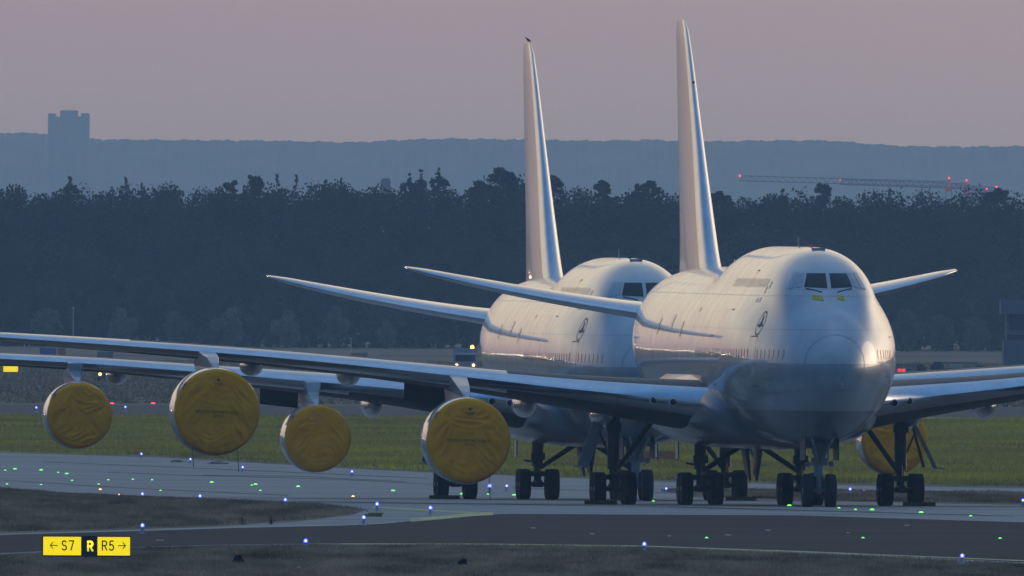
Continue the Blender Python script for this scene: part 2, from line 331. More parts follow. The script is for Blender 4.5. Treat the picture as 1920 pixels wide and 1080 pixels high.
stripe('edge_line', [(-200, 1004), (0, 1001.5), (220, 996), (440, 989), (640, 984.5), (720, 981), (790, 974)], 1.6, M['linepale'], 0.016)
stripe('taxi_line', [(770, 973), (830, 968), (890, 962), (925, 960.5)], 6, M['lineyellow'], 0.016)
stripe('taxi_line', [(700, 950.5), (780, 955), (860, 960), (900, 961)], 2.4, M['lineyellow'], 0.016)
stripe('taxi_line', [(1700, 954), (1780, 959), (1920, 971), (2200, 996)], 1.4, M['linepale'], 0.016)
for a, b_, w_ in ((1440, 994, 10), (1110, 1001, 9), (1255, 1005, 7), (1365, 1003, 12), (300, 1013, 14), (1590, 999, 6), (1700, 985, 9), (1000, 990, 8), (240, 1016, 8)):
    stripe('paint_mark', [(a-w_/2, b_), (a+w_/2, b_+.3)], 1.3, M['linepale'], 0.018)
for a in ([(200, 886), (420, 893), (640, 899), (840, 910)], [(380, 890.5), (560, 893), (760, 903)], [(80, 866), (420, 880), (800, 897)], [(560, 940), (900, 945), (1250, 951), (1900, 968)],
          [(960, 915), (1300, 925)], [(0, 900), (300, 918), (540, 929)]):
    stripe('pavement_joint', a, 0.9, M['joint'], 0.016)

def tufts(name, poly_px, n, h, w, m, label, seed=1, k=6, spread=0.18):
    r = np.random.default_rng(seed); P = np.array([tuple(G(a, b))[:2] for a, b in poly_px])
    lo, hi = P.min(0), P.max(0); pts = []
    while len(pts) < n:
        c = r.uniform(lo, hi, (n*2, 2)); ins = np.zeros(len(c), bool); j = len(P)-1
        for i in range(len(P)):
            t = ((P[i, 1] > c[:, 1]) != (P[j, 1] > c[:, 1])) & (c[:, 0] < (P[j, 0]-P[i, 0])*(c[:, 1]-P[i, 1])/(P[j, 1]-P[i, 1]+1e-9)+P[i, 0]); ins ^= t; j = i
        pts += list(c[ins])
    pts = np.array(pts[:n]); N_ = n*k
    # patchy: height follows slow waves so the sward is uneven
    wave = 0.55+0.45*np.sin(pts[:, 0]*0.9+1.3*np.sin(pts[:, 1]*0.13))*np.sin(pts[:, 1]*0.21+pts[:, 0]*0.35)
    c = np.repeat(pts, k, 0) + r.normal(0, spread, (N_, 2)); hh = np.repeat(0.45+wave*0.8, k)*h*r.uniform(0.5, 1.25, N_)
    a = r.uniform(0, 2*math.pi, N_); dx = np.cos(a)*w/2; dy = np.sin(a)*w/2
    z = np.interp(c[:, 1], YS, [TZ(y) for y in YS])
    V = np.zeros((N_*3, 3)); V[0::3] = np.c_[c[:, 0]-dx, c[:, 1]-dy, z]; V[1::3] = np.c_[c[:, 0]+dx, c[:, 1]+dy, z]
    V[2::3] = np.c_[c[:, 0]+r.normal(0, 0.35, N_)*hh, c[:, 1]+r.normal(0, 0.2, N_)*hh, z+hh]
    me = bpy.data.meshes.new(name); me.vertices.add(N_*3); me.vertices.foreach_set('co', V.ravel()); me.loops.add(N_*3); me.loops.foreach_set('vertex_index', np.arange(N_*3, dtype=np.int32))
    me.polygons.add(N_); me.polygons.foreach_set('loop_start', np.arange(0, N_*3, 3, dtype=np.int32)); me.materials.append(m); me.update(calc_edges=True); me.validate()
    o = bpy.data.objects.new(name, me); COL.objects.link(o); return tag(o, label, 'grass', kind='stuff')
tufts('dry_grass', [(-60, 1046), (0, 1043), (200, 1032), (400, 1025), (600, 1024), (900, 1024), (1200, 1028), (1600, 1045), (1980, 1062), (1980, 1110), (-60, 1110)], 20000, 0.13, 0.035, M['blade'], 'short dry brown grass along the near edge of the dark taxiway', 1, k=7)
tufts('dry_grass', [(-60, 914), (0, 917), (300, 936), (540, 946), (640, 952), (680, 957), (650, 965), (560, 975), (400, 985), (200, 992), (0, 998), (-60, 998)], 16000, 0.16, 0.05, M['blade'], 'dry brown grass on the wedge between the two taxiways', 2)
tufts('dry_grass', [(1240, 920), (1600, 922), (1980, 928), (1980, 946), (1750, 941), (1500, 937), (1300, 930)], 8000, 0.16, 0.06, M['blade'], 'dry brown grass strip behind the wheels at the right', 3)
tufts('meadow_grass', [(-80, 780), (2000, 788), (2000, 913), (1250, 901), (800, 883), (300, 854), (-80, 845)], 40000, 0.24, 0.14, M['bladegreen'], 'green and yellow meadow grass beyond the pale taxiway', 4, k=4, spread=0.35)
tufts('rough_grass', [(-120, 676), (2040, 684), (2040, 764), (-120, 755)], 26000, 0.3, 0.3, M['blade'], 'rough brown grass of the far airfield', 5, k=3, spread=0.8)

# ------------------------------------------------------------------ jumbo jets
def nosecurve(xs, ys):          # monotone curve in sqrt(x), averaged over a short span so the skin has no ripples
    f = pchip([math.sqrt(x) for x in xs], ys)
    memo = {}
    def g(x):
        if x not in memo: memo[x] = h(x)
        return memo[x]
    def h(x):
        t = math.sqrt(max(x, 0)); w = min(.34, t*.8) if t < 4.5 else .05
        return sum(f(t+w*k/4)*c for k, c in zip(range(-4, 5), (1, 2, 3, 4, 5, 4, 3, 2, 1)))/25
    return g
Wf = nosecurve([0, .12, .4, 1, 1.8, 3, 4.5, 6.5, 8.5, 10.5, 13, 17, 52, 58, 64, 70, 73.5, 74.2], [0.02, .42, .76, 1.20, 1.60, 2.04, 2.42, 2.77, 2.99, 3.12, 3.21, 3.26, 3.26, 3.05, 2.45, 1.35, .62, .3])
Tf = nosecurve([0, .12, .4, 1, 1.8, 3, 4.2, 6, 8.5, 12, 52, 58, 64, 70, 73.5, 74.2], [-.43, 0.0, .36, .88, 1.45, 2.12, 2.58, 2.95, 3.17, 3.25, 3.25, 3.22, 3.1, 2.85, 2.6, 2.3])
Bf = nosecurve([0, .12, .4, 1, 1.8, 3, 4.5, 6.5, 9, 12, 50, 55, 62, 70, 73.5, 74.2], [-.47, -.87, -1.20, -1.64, -2.04, -2.46, -2.83, -3.12, -3.31, -3.36, -3.3, -2.7, -1.1, .75, 1.5, 1.75])
Zf = nosecurve([0, 2, 4, 8, 12, 50, 58, 66, 74.2], [-.45, -.40, -.28, -.08, 0, 0, .25, 1.1, 2.05])
def blend(f, L0, q, amp, base=None):   # one clean analytic nose curve up to station L0
    def g(x):
        if x >= L0: return f(x)
        v = amp*(1-(1-max(x, 0)/L0)**2)**q
        return v if base is None else base(x)+v*(1 if amp > 0 else 1)
    return g
zm0 = lambda x: -.45*(1-min(x, 12)/12)**1.6
Zf0 = Zf; Zf = lambda x: zm0(x) if x < 12 else Zf0(x)
Wf = blend(Wf, 15.0, .54, 3.26); Tf = blend(Tf, 12.0, .44, 3.25, zm0); Bf = blend(Bf, 12.0, .50, -3.36, zm0)
HT = nosecurve([0, 1.0, 2, 3, 3.6, 4.5, 5.6, 7, 9, 11, 27, 30, 34, 38, 41, 75], [-1.2, .35, 1.38, 2.18, 2.62, 3.16, 3.56, 3.86, 4.03, 4.07, 4.07, 3.98, 3.55, 3.05, 2.2, 2.0])
HA = nosecurve([0, 1.0, 2, 3, 4, 5, 6.5, 9, 12, 30, 41, 75], [.02, .55, 1.02, 1.38, 1.66, 1.86, 2.04, 2.22, 2.32, 2.3, 2.0, 1.0])
HB = nosecurve([0, 1, 2, 4, 6, 10, 75], [.2, .7, 1.1, 1.6, 2.05, 2.45, 2.45])
class Jet:
    def __init__(s, short):
        s.short = short      # the shorter body loses 4.1 m ahead of the wing and 1.6 m behind it
    def g(s, x):             # station of this jet -> station of the long body
        if not s.short: return x
        return float(np.interp(x, [-1, 12, 17, 42, 46, 80], [-1, 12, 21.1, 46.1, 51.7, 85.7]))
    def hw(s, x, z):
        x = s.g(x); zm = Zf(x); W_ = Wf(x); t, b = Tf(x), Bf(x)
        q = (z-zm)/max(1e-6, (t-zm) if z > zm else (zm-b)); m = W_*math.sqrt(max(0, 1-q*q))
        a, bb, ht = HA(x), HB(x), HT(x); q = (z-(ht-bb))/bb; h = a*math.sqrt(max(0, 1-q*q)) if abs(q) < 1 else 0
        if x > 42: h = 0
        if h <= 0 or m <= 0: return max(m, h)
        k = .35*min(1, m, h); return max(m, h)+max(k-abs(m-h), 0)**2/(4*k)
    def top(s, x): x = s.g(x); return max(Tf(x), HT(x) if x < 42 else -9)
    def dat(s, x): return 5.60+0.0063*x
    def pt(s, x, y, z): return (-y, x, z+s.dat(x))         # y = starboard
    def front(s, y, z, off=0.0):
        y = abs(y); lo, hi = 0.0, 12.0
        for _ in range(34):
            mid = (lo+hi)/2
            if s.hw(mid, z) >= y and s.top(mid) > z and Bf(s.g(mid)) < z: hi = mid
            else: lo = mid
        return hi-off
def loft_fuselage(J, Ltot):
    st = [12.6*((i+.12)/64)**2 for i in range(65)]
    x = 13.6
    while x < Ltot-0.1: st.append(x); x += 1.0
    st.append(Ltot); n = 44; V = []; Fc = []
    for x in st:
        t = J.top(x); b = Bf(J.g(x)); ring = []
        for i in range(n+1):
            z = (t+b)/2 - (t-b)/2*math.cos(math.pi*i/n); ring.append((J.hw(x, z) if 0 < i < n else 0.0, z))
        ring2 = [J.pt(x, y, z) for y, z in ring] + [J.pt(x, -y, z) for y, z in ring[1:-1]][::-1]
        V += ring2
    k = 2*n
    for a in range(len(st)-1):
        for i in range(k): Fc.append((a*k+i, a*k+(i+1) % k, (a+1)*k+(i+1) % k, (a+1)*k+i))
    Fc += [tuple(range(k)), tuple(range((len(st))*k-1, (len(st)-1)*k-1, -1))]
    return V, Fc
def airfoil(n=14):
    pts = []
    for i in range(n+1):
        t = math.pi*i/n; x = 0.5*(1+math.cos(t)); pts.append((x, 5*(0.2969*math.sqrt(x)-0.126*x-0.3516*x*x+0.2843*x**3-0.1036*x**4)))
    up = pts; lo = [(x, -y*0.85) for x, y in pts[::-1][1:]]
    return up+lo
AF = airfoil()
def loft_wing(secs, side, vertical=False):
    """secs: (span, LE station, LE height, chord, thickness ratio, incidence rad)"""
    V = []; Fc = []; k = len(AF)
    for (y, xl, z, c, t, inc) in secs:
        for (u, h) in AF:
            if vertical: V.append((h*t*c, xl+u*c, y))
            else: V.append((-side*y, xl+u*c, z + h*t*c - math.tan(inc)*u*c))
    for a in range(len(secs)-1):
        for i in range(k): Fc.append((a*k+i, a*k+(i+1) % k, (a+1)*k+(i+1) % k, (a+1)*k+i))
    Fc += [tuple(range(k)), tuple(range(len(secs)*k-1, (len(secs)-1)*k-1, -1))]
    return V, Fc
def smooth_secs(secs, n):
    a = np.array(secs); f = [pchip(a[:, 0], a[:, j]) for j in range(1, a.shape[1])]
    return [(y, *[q(y) for q in f]) for y in np.linspace(a[0, 0], a[-1, 0], n)]
def text_mesh(txt, size, name='lettering'):
    cu = bpy.data.curves.new(name, 'FONT'); cu.body = txt; cu.size = size; cu.align_x = 'CENTER'; cu.align_y = 'CENTER'; cu.extrude = 0.0
    o = bpy.data.objects.new(name, cu); COL.objects.link(o); bpy.context.view_layer.update()
    me = bpy.data.meshes.new_from_object(o.evaluated_get(bpy.context.evaluated_depsgraph_get())); bpy.data.objects.remove(o); bpy.data.curves.remove(cu)
    v = [tuple(q.co) for q in me.vertices]; f = [tuple(p.vertices) for p in me.polygons]; bpy.data.meshes.remove(me); return v, f

def wheel(name, parent, x, y, z, r=0.62, w=0.46):
    m = MB(); h = w/2
    prof = [(-h*.7, r*.50), (-h*.86, r*.62), (-h, r*.80), (-h*.92, r*.93), (-h*.66, r*.99), (-h*.3, r), (0, r), (h*.3, r), (h*.66, r*.99), (h*.92, r*.93), (h, r*.80), (h*.86, r*.62), (h*.7, r*.50)]
    m.lathe(prof, (x, y, z), 'x', 28, 0)
    m.lathe([(-h*.72, r*.49), (-h*.45, r*.40), (-h*.5, r*.14), (-h*.95, r*.12)], (x, y, z), 'x', 20, 1)
    m.lathe([(h*.72, r*.49), (h*.45, r*.40), (h*.5, r*.14), (h*.95, r*.12)], (x, y, z), 'x', 20, 1)
    return autosmooth(m.build(name, [M['tyre'], M['rim']], parent))

def make_jet(name, short, origin, yaw, label, group):
    J = Jet(short); dx = -4.1 if short else 0.0; dt = -5.7 if short else 0.0
    root = empty(name); tag(root, label, 'airplane', group)
    root.matrix_world = Matrix.Translation(origin) @ Matrix.Rotation(yaw, 4, 'Z') @ Matrix.Rotation(-math.atan(0.0042), 4, 'X')
    Ltot = 74.2+dt
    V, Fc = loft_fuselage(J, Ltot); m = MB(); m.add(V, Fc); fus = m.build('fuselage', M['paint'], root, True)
    # wing to body fairing
    m = MB(); prof = []
    fx = [19.0, 20, 21.5, 24, 28, 34, 40, 44, 48, 50]; ks = [0.02, .35, .62, .85, 1, 1, 1, .9, .5, .03]
    ringn = 40; Vf = []
    for x_, k_ in zip(fx, ks):
        for i in range(ringn):
            a = 2*math.pi*i/ringn; c, s_ = math.cos(a), math.sin(a)
            yy = math.copysign(abs(c)**0.75, c)*(2.3+1.55*k_); zz = math.copysign(abs(s_)**0.8, s_)*((0.9+0.75*k_) if s_ < 0 else (0.4+1.3*k_))
            Vf.append((yy, x_+dx+0.0, 3.70 + zz - (1-k_)*0.3 + 0.0063*x_*.5))
    Ff = [(a*ringn+i, a*ringn+(i+1) % ringn, (a+1)*ringn+(i+1) % ringn, (a+1)*ringn+i) for a in range(len(fx)-1) for i in range(ringn)]
    Ff += [tuple(range(ringn)), tuple(range(len(fx)*ringn-1, (len(fx)-1)*ringn-1, -1))]
    m.add(Vf, Ff); m.build('wing_fairing', M['fairing'], root, True)
    # wings
    tip = 29.9 if short else 33.5; drop = -0.25 if short else 0.0
    secs = [(2.6, 20.6, 3.85, 17.2, .122, R(2.0)), (3.6, 22.7, 3.95, 15.4, .128, R(2.1)), (5.0, 24.9, 4.10, 13.9, .124, R(2.0)), (8.0, 27.6, 4.42, 12.0, .110, R(1.7)), (11.8, 30.9, 4.86+drop*.4, 10.0, .100, R(1.2)),
            (19.0, 37.1, 5.60+drop, 7.5, .092, R(0.6)), (28.8, 45.6, 6.32+drop, 4.6, .088, R(0.1)), (tip, 45.6+(tip-28.8)*.95, 6.62+drop, 3.3 if short else 2.4, .085, 0)]
    secs = [(a, b+dx, c, d, e, f) for a, b, c, d, e, f in secs]
    for side, nm in ((1, 'wing'), (-1, 'wing')):
        V, Fc = loft_wing(smooth_secs(secs, 26), side); m = MB(); m.add(V, Fc)
        w = autosmooth(m.build(nm, [M['wing'], M['slat']], root), 50)
        for p in w.data.polygons:      # bare metal only round the nose of the section
            c = p.center; ys_ = abs(c.x); le = np.interp(ys_, [q[0] for q in secs], [q[1] for q in secs])
            if c.y-le < 0.85: p.material_index = 1
        # drooped inboard aileron
        a = MB(); te = lambda yy: np.interp(yy, [q[0] for q in secs], [q[1]+q[3] for q in secs]); zt = lambda yy: np.interp(yy, [q[0] for q in secs], [q[2]-math.tan(q[5])*q[3] for q in secs])
        y0, y1 = 11.6, 13.1
        a.add([(-side*y0, te(y0)-.1, zt(y0)-.02), (-side*y1, te(y1)-.1, zt(y1)-.02), (-side*y1, te(y1)+.25, zt(y1)-.85), (-side*y0, te(y0)+.25, zt(y0)-.85),
               (-side*y0, te(y0)+.1, zt(y0)+.05), (-side*y1, te(y1)+.1, zt(y1)+.05), (-side*y1, te(y1)+.3, zt(y1)-.85), (-side*y0, te(y0)+.3, zt(y0)-.85)],
              [(0,1,2,3), (7,6,5,4), (0,4,5,1), (1,5,6,2), (2,6,7,3), (3,7,4,0)])
        a.build('aileron', M['wing'], root)
        # flap track fairings
        for (yy, zb, ht) in ((5.9, 2.95, 1.0), (8.8, 3.30, 1.05), (15.3, 4.48+drop, .86), (18.9, 4.84+drop, .82)):
            f = MB(); xt = te(yy); L0, L1 = xt-5.2*(1 if yy < 10 else .75), xt+1.6*(1 if yy < 10 else .7)
            prof = [(0, .02), (.03, .28), (.09, .58), (.2, .86), (.35, 1), (.55, .97), (.75, .72), (.9, .38), (1, .03)]
            f.lathe([(L0+(L1-L0)*t, r*.43) for t, r in prof], (-side*yy, 0, zb+ht*.5), 'y', 20, 0, (1, ht*.5/.43))
            f.build('flap_fairing', M['nacelle'], root, True)
        # landing lamps in the wing root
        for yy in (4.2, 4.85):
            xl = np.interp(yy, [q[0] for q in secs], [q[1] for q in secs]); zl = np.interp(yy, [q[0] for q in secs], [q[2] for q in secs])
            f = MB(); f.lathe([(-.0, .13), (-.03, .115), (-.045, .06)], (-side*yy, xl+.03, zl-.10), 'y', 20, 1); f.lathe([(.25, .155), (-.0, .155), (-.01, .13)], (-side*yy, xl+.02, zl-.10), 'y', 20, 0)
            f.build('landing_lamp', [M['frame'], M['glass']], root, True)
    # engines
    eng = [(11.82, 25.3, 2.43, 1.65), (20.85, 33.0, 3.47, 1.69)] if not short else [(11.7, 23.2, 2.46, 1.39), (20.85, 31.4, 3.33, 1.37)]
    covers = []
    for (yy, xi, zc_, r_) in eng:
        for side in (1, -1):
            e = MB()
            outer = [(.0, .88), (-.03, .90), (.0, .92), (.12, .935), (.35, .96), (.9, .995), (1.6, 1.01), (2.4, 1.0), (3.2, .93), (3.9, .84), (3.92, .80), (3.4, .78), (3.3, .62)]
            e.lathe([(xi+t*1.0, q*r_) for t, q in outer], (-side*yy, 0, zc_), 'y', 56, 0)
            for f in range(len(e.m)):
                if f < 56*4: e.m[f] = 1
            e.lathe([(xi+.02, r_*.88), (xi+.3, r_*.86), (xi+1.0, r_*.86)], (-side*yy, 0, zc_), 'y', 40, 2)
            e.lathe([(xi+3.3, .62*r_), (xi+4.6, .52*r_), (xi+5.6, .38*r_), (xi+5.5, .3*r_), (xi+6.3, .04*r_)], (-side*yy, 0, zc_), 'y', 36, 2)
            n_ = autosmooth(e.build('nacelle', [M['nacelle'], M['lip'], M['darkmetal']], root), 40)
            # pylon
            xl = float(np.interp(yy, [q[0] for q in secs], [q[1] for q in secs])); zl = float(np.interp(yy, [q[0] for q in secs], [q[2] for q in secs]))
            p = MB(); A = []
            prof = [(xi+.9, zc_+r_*.97, .05), (xi+1.6, zc_+r_+.18, .16), (xi+2.8, zc_+r_+.42, .24), (xl-.5, zl-.02, .32), (xl+.7, zl+.12, .36), (xl+3.5, zl-.25, .30), (xl+4.5, zl-.45, .22), (xi+6.0, zc_+.25, .16), (xi+2.0, zc_+.5, .16)]
            if prof[2][1] > prof[3][1]-.05: prof[2] = (prof[2][0], (prof[1][1]+prof[3][1])/2, .24)
            nP = len(prof); vs = [(-side*yy-h, a, b) for a, b, h in prof]+[(-side*yy+h, a, b) for a, b, h in prof]
            p.add(vs, [(i, (i+1) % nP, nP+(i+1) % nP, nP+i) for i in range(nP)]+[tuple(range(nP-1, -1, -1)), tuple(range(nP, 2*nP))])
            py = p.build('pylon', M['pylon'], root); bv = py.modifiers.new('soft_edges', 'BEVEL'); bv.width = 0.08; bv.segments = 3
            covers.append((side, yy, xi, zc_, r_))
    # tailplane
    ts = [(1.2, 60.6, 7.22, 9.6, .085, R(-2.6)), (2.6, 62.0, 7.42, 8.6, .08, R(-2.6)), (10.6, 71.4, 9.08, 2.6, .08, R(-2.6)), (10.83, 72.1, 9.16, 1.7, .05, R(-2.6))]
    for side in (1, -1):
        V, Fc = loft_wing(smooth_secs([(a, b+dt, c, d, e, f) for a, b, c, d, e, f in ts], 14), side); m = MB(); m.add(V, Fc); tp = autosmooth(m.build('tailplane', [M['nacelle'], M['slat']], root), 40)
        for p in tp.data.polygons:
            if p.center.y-dt-np.interp(abs(p.center.x), [q[0] for q in ts], [q[1] for q in ts]) < .28: p.material_index = 1
    # fin and rudder
    fz = [(8.5, 55.2, 17.9, .066), (9.4, 57.4, 15.9, .070), (10.3, 58.8, 14.5, .070), (14.6, 64.4, 10.0, .056), (18.35, 69.9, 5.6, .048), (18.8, 70.8, 4.7, .046), (18.95, 71.6, 3.6, .035)]
    V, Fc = loft_wing(smooth_secs([(z, x+dt, 0, c, t, 0) for z, x, c, t in fz], 24), 1, True); m = MB(); m.add(V, Fc); fn = autosmooth(m.build('fin', [M['white'], M['slat'], M['joint_grey']], root), 50)
    kf = len(AF); 
    for i, p in enumerate(fn.data.polygons):
        if i < 23*kf and 11 <= (i % kf) <= 16: p.material_index = 1
    e = MB(); e.lathe([(-.22, .02), (-.12, .05), (.1, .06), (.25, .06)], (0, 67.0+dt, 16.45), 'y', 12); (None if short else e.build('antenna', M['darkmetal'], root, True))
    # ---- surface details laid on the skin
    def skin(side, x, z, off=.012): return J.pt(x, side*(J.hw(x, z)+off), z)
    def patch_side(name, side, x0, x1, z0, z1, mt, n=4, round_=0.0, off=.012):
        V = []; Fc = []
        for i in range(n+1):
            for j in range(n+1):
                u, v = i/n*2-1, j/n*2-1
                if round_: k_ = 1-round_*(u*u*v*v); u *= k_; v *= k_
                V.append(skin(side, (x0+x1)/2+u*(x1-x0)/2, (z0+z1)/2+v*(z1-z0)/2, off))
        for i in range(n):
            for j in range(n): a = i*(n+1)+j; Fc.append((a, a+1, a+n+2, a+n+1))
        return obj(name, V, Fc, mt, root)
    def ring_side(name, side, pts, w, mt, off=.014):
        V = []; n = len(pts); cx = sum(p[0] for p in pts)/n; cz = sum(p[1] for p in pts)/n
        for (x, z) in pts:
            d = math.hypot(x-cx, z-cz); V.append(skin(side, x, z, off)); V.append(skin(side, x+(cx-x)*w/d, z+(cz-z)*w/d, off))
        return obj(name, V, [(2*i, 2*i+1, (2*i+3) % (2*n), (2*i+2) % (2*n)) for i in range(n)], mt, root)
    for side, nwin, n_up in ((1, 44, 24), (-1, 14, 6)):
        for i in range(nwin):
            x = 2.8+i*.508
            if 6.0 < x < 7.1 or 17.6 < x < 18.7: continue
            patch_side('cabin_window', side, x-.12, x+.12, -.10, .26, M['cwin'], 4, .22)
        for i in range(n_up):
            x = 8.2+i*.56
            patch_side('cabin_window', side, x-.13, x+.13, 2.55, 2.9, M['blind'], 3, .2)
    for side in (1, -1):
        for (xa, xb, z0, z1) in ((6.05, 7.1, -1.15, .75), (17.7, 18.8, -1.15, .75), (13.2, 14.0, 1.7, 3.2)):
            pts = [(xa, z0), (xa, (z0*2+z1)/3), (xa, (z0+2*z1)/3), (xa, z1), ((xa+xb)/2, z1), (xb, z1), (xb, (z0+2*z1)/3), (xb, (z0*2+z1)/3), (xb, z0), ((xa+xb)/2, z0)]
            ring_side('cabin_door', side, pts, .035, M['line'])
        # round emblem: a ring with a flying crane
        if side < 0: continue
        cx, cz, r_ = 6.3, 1.22, .46
        ring_side('emblem', side, [(cx+r_*math.cos(a*math.pi/18), cz+r_*math.sin(a*math.pi/18)) for a in range(36)], .05, M['line'])
        bird = [(-.42, -.10), (-.12, .02), (-.02, .30), (.06, .33), (.07, .08), (.16, -.05), (.40, -.02), (.18, -.14), (.04, -.16), (-.10, -.12)]
        s_ = -1 if side == 1 else 1
        obj('emblem', [skin(side, cx+s_*a*-1, cz+b, .014) for a, b in bird], [tuple(range(len(bird)))], M['line'], root)
    for (x0, x1, z0, z1) in ((44, 44.9, .7, 1.3), (38, 39.2, .9, 1.45), (33, 33.9, .6, 1.2), (28.2, 28.8, 1.6, 1.75)): patch_side('access_panel', 1, x0+dx, x1+dx, z0, z1, M['smudge'], 3)
    for (x0, x1, z0, z1) in ((7.2, 7.6, 2.52, 2.78), (7.8, 8.2, 2.34, 2.6), (8.1, 8.5, 2.0, 2.2), (8.7, 9.0, 2.0, 2.16)): patch_side('faded_marking', 1, x0, x1, z0, z1, M['smudge'], 3)
    # cockpit windows projected on the nose
    def pane(name, c, mt, off=.012, n=5):
        V = []; Fc = []
        for i in range(n+1):
            for j in range(n+1):
                u, v = i/n, j/n
                y = (c[0][0]*(1-u)+c[1][0]*u)*(1-v)+(c[3][0]*(1-u)+c[2][0]*u)*v; z = (c[0][1]*(1-u)+c[1][1]*u)*(1-v)+(c[3][1]*(1-u)+c[2][1]*u)*v
                x = J.front(y, z); V.append(J.pt(x-off*2, y*(1+off/2), z))
        for i in range(n):
            for j in range(n): a = i*(n+1)+j; Fc.append((a, a+1, a+n+2, a+n+1))
        return obj(name, V, Fc, mt, root)
    zt, zb = 3.10, 2.55
    for s_ in (1, -1):
        pane('window_frame', [(s_*.01, zb-.05), (s_*1.50, zb-.06), (s_*1.17, zt+.05), (s_*.01, zt+.05)], M['frame'], .004, 12)
        pane('cockpit_window', [(s_*.07, zb), (s_*.90, zb+.04), (s_*.74, zt), (s_*.07, zt)], M['glass'], .016)
        pane('cockpit_window', [(s_*.98, zb+.04), (s_*1.2, zb), (s_*1.0, zt), (s_*.82, zt)], M['glass2'], .016)
        pane('cockpit_window', [(s_*1.25, zb), (s_*1.44, zb-.03), (s_*1.13, zt), (s_*1.04, zt)], M['glass2'], .016)
        wp = MB(); a = Vector(J.pt(J.front(.30*s_, zb-.14)-.05, .30*s_, zb-.14)); b = Vector(J.pt(J.front(.86*s_, zb-.01)-.07, .86*s_, zb-.01)); wp.tube(a, b, .018, .022, 6); wp.build('wiper', M['black'], root)
        pane('yellow_tape', [(s_*.40-.15, 2.07), (s_*.40+(.28 if s_ > 0 else .14), 2.13), (s_*.40+(.24 if s_ > 0 else .12), 2.30), (s_*.40-.12, 2.27)], M['tape'], .01, 3)
        # pitot probes
        for zz in (-.75, -1.05):
            xx = 4.3; pb = MB(); q = Vector(skin(s_, xx, zz, 0)); pb.tube(q, q+Vector((-s_*.16, -.03, 0)), .02, .012, 6); pb.tube(q+Vector((-s_*.15, -.03, 0)), q+Vector((-s_*.15, -.3, 0)), .014, .008, 6); pb.build('pitot_probe', M['frame'], root)
    # radome joint
    V = []; nn = 40; rr = 1.13
    for i in range(nn+1):
        a = math.pi*2*i/nn
        for q in (0, .02):
            y, z = (rr-q)*math.cos(a), -.30+(rr-q)*math.sin(a); x = J.front(y, z); V.append(J.pt(x-.012, y, z))
    obj('radome_joint', V, [(2*i, 2*i+1, 2*i+3, 2*i+2) for i in range(nn)], M['joint_grey'], root)
    # antennas and beacon
    tz = lambda x: J.top(x)+J.dat(x)
    a = MB(); a.box((-.02, 17.2, tz(17)-.02), (.02, 17.45, tz(17)+.36)); a.build('antenna', M['white'], root)
    xr = 46.5+dt*.8; a = MB(); a.box((-.02, xr, tz(xr)-.02), (.02, xr+.25, tz(xr)+.32)); a.build('antenna', M['white'], root)
    a = MB(); a.lathe([(tz(11.6)-.02, .07), (tz(11.6)+.05, .065), (tz(11.6)+.09, .03)], (0, 11.6, 0), 'z', 12); a.build('beacon', M['cranered'] if not short else M['darkpaint'], root, True)
    a = MB(); a.box((-.25, 8.3, tz(8.3)-.03), (.25, 8.7, tz(8.5)+.05)); a.build('antenna', M['white'], root)
    # ---- landing gear
    ng = 7.7
    g = MB(); g.tube((0, ng, .5), (0, ng+.05, 3.2), .11, .17, 14); g.tube((0, ng, 1.15), (0, ng, 2.6), .19, .2, 14); g.tube((-.52, ng, .63), (.52, ng, .63), .07, .07, 10)
    g.tube((0, ng, 1.5), (-.42, ng-1.6, 2.65), .05, .06, 8); g.tube((0, ng, 1.5), (.42, ng-1.6, 2.65), .05, .06, 8); g.box((-.3, ng-.2, 1.55), (.3, ng-.05, 1.85)); g.tube((-.22, ng-.12, 2.0), (-.34, ng-.12, 2.9), .05, .05, 8); g.tube((.22, ng-.12, 2.0), (.34, ng-.12, 2.9), .05, .05, 8)
    g.tube((0, ng-.3, 1.1), (0, ng-.25, .75), .05, .05, 8); g.box((-.62, ng+.1, 2.2), (-.2, ng+.3, 2.7)); g.box((.2, ng+.1, 2.2), (.62, ng+.3, 2.7))
    ngo = g.build('nose_gear', M['gear'], root)
    for s_ in (-1, 1):
        wheel('wheel', ngo, s_*.43, ng, .622, .622, .42)
        d = MB(); d.box((s_*.62-.025, ng-1.3, 1.75), (s_*.62+.025, ng+.9, 2.55)); d.build('gear_door', M['wing'], ngo)
        d = MB(); d.lathe([(ng-.30, .10), (ng-.2, .11), (ng-.12, .08)], (s_*.44, 0, 1.62), 'y', 14); d.build('taxi_lamp', M['rim'], ngo, True)
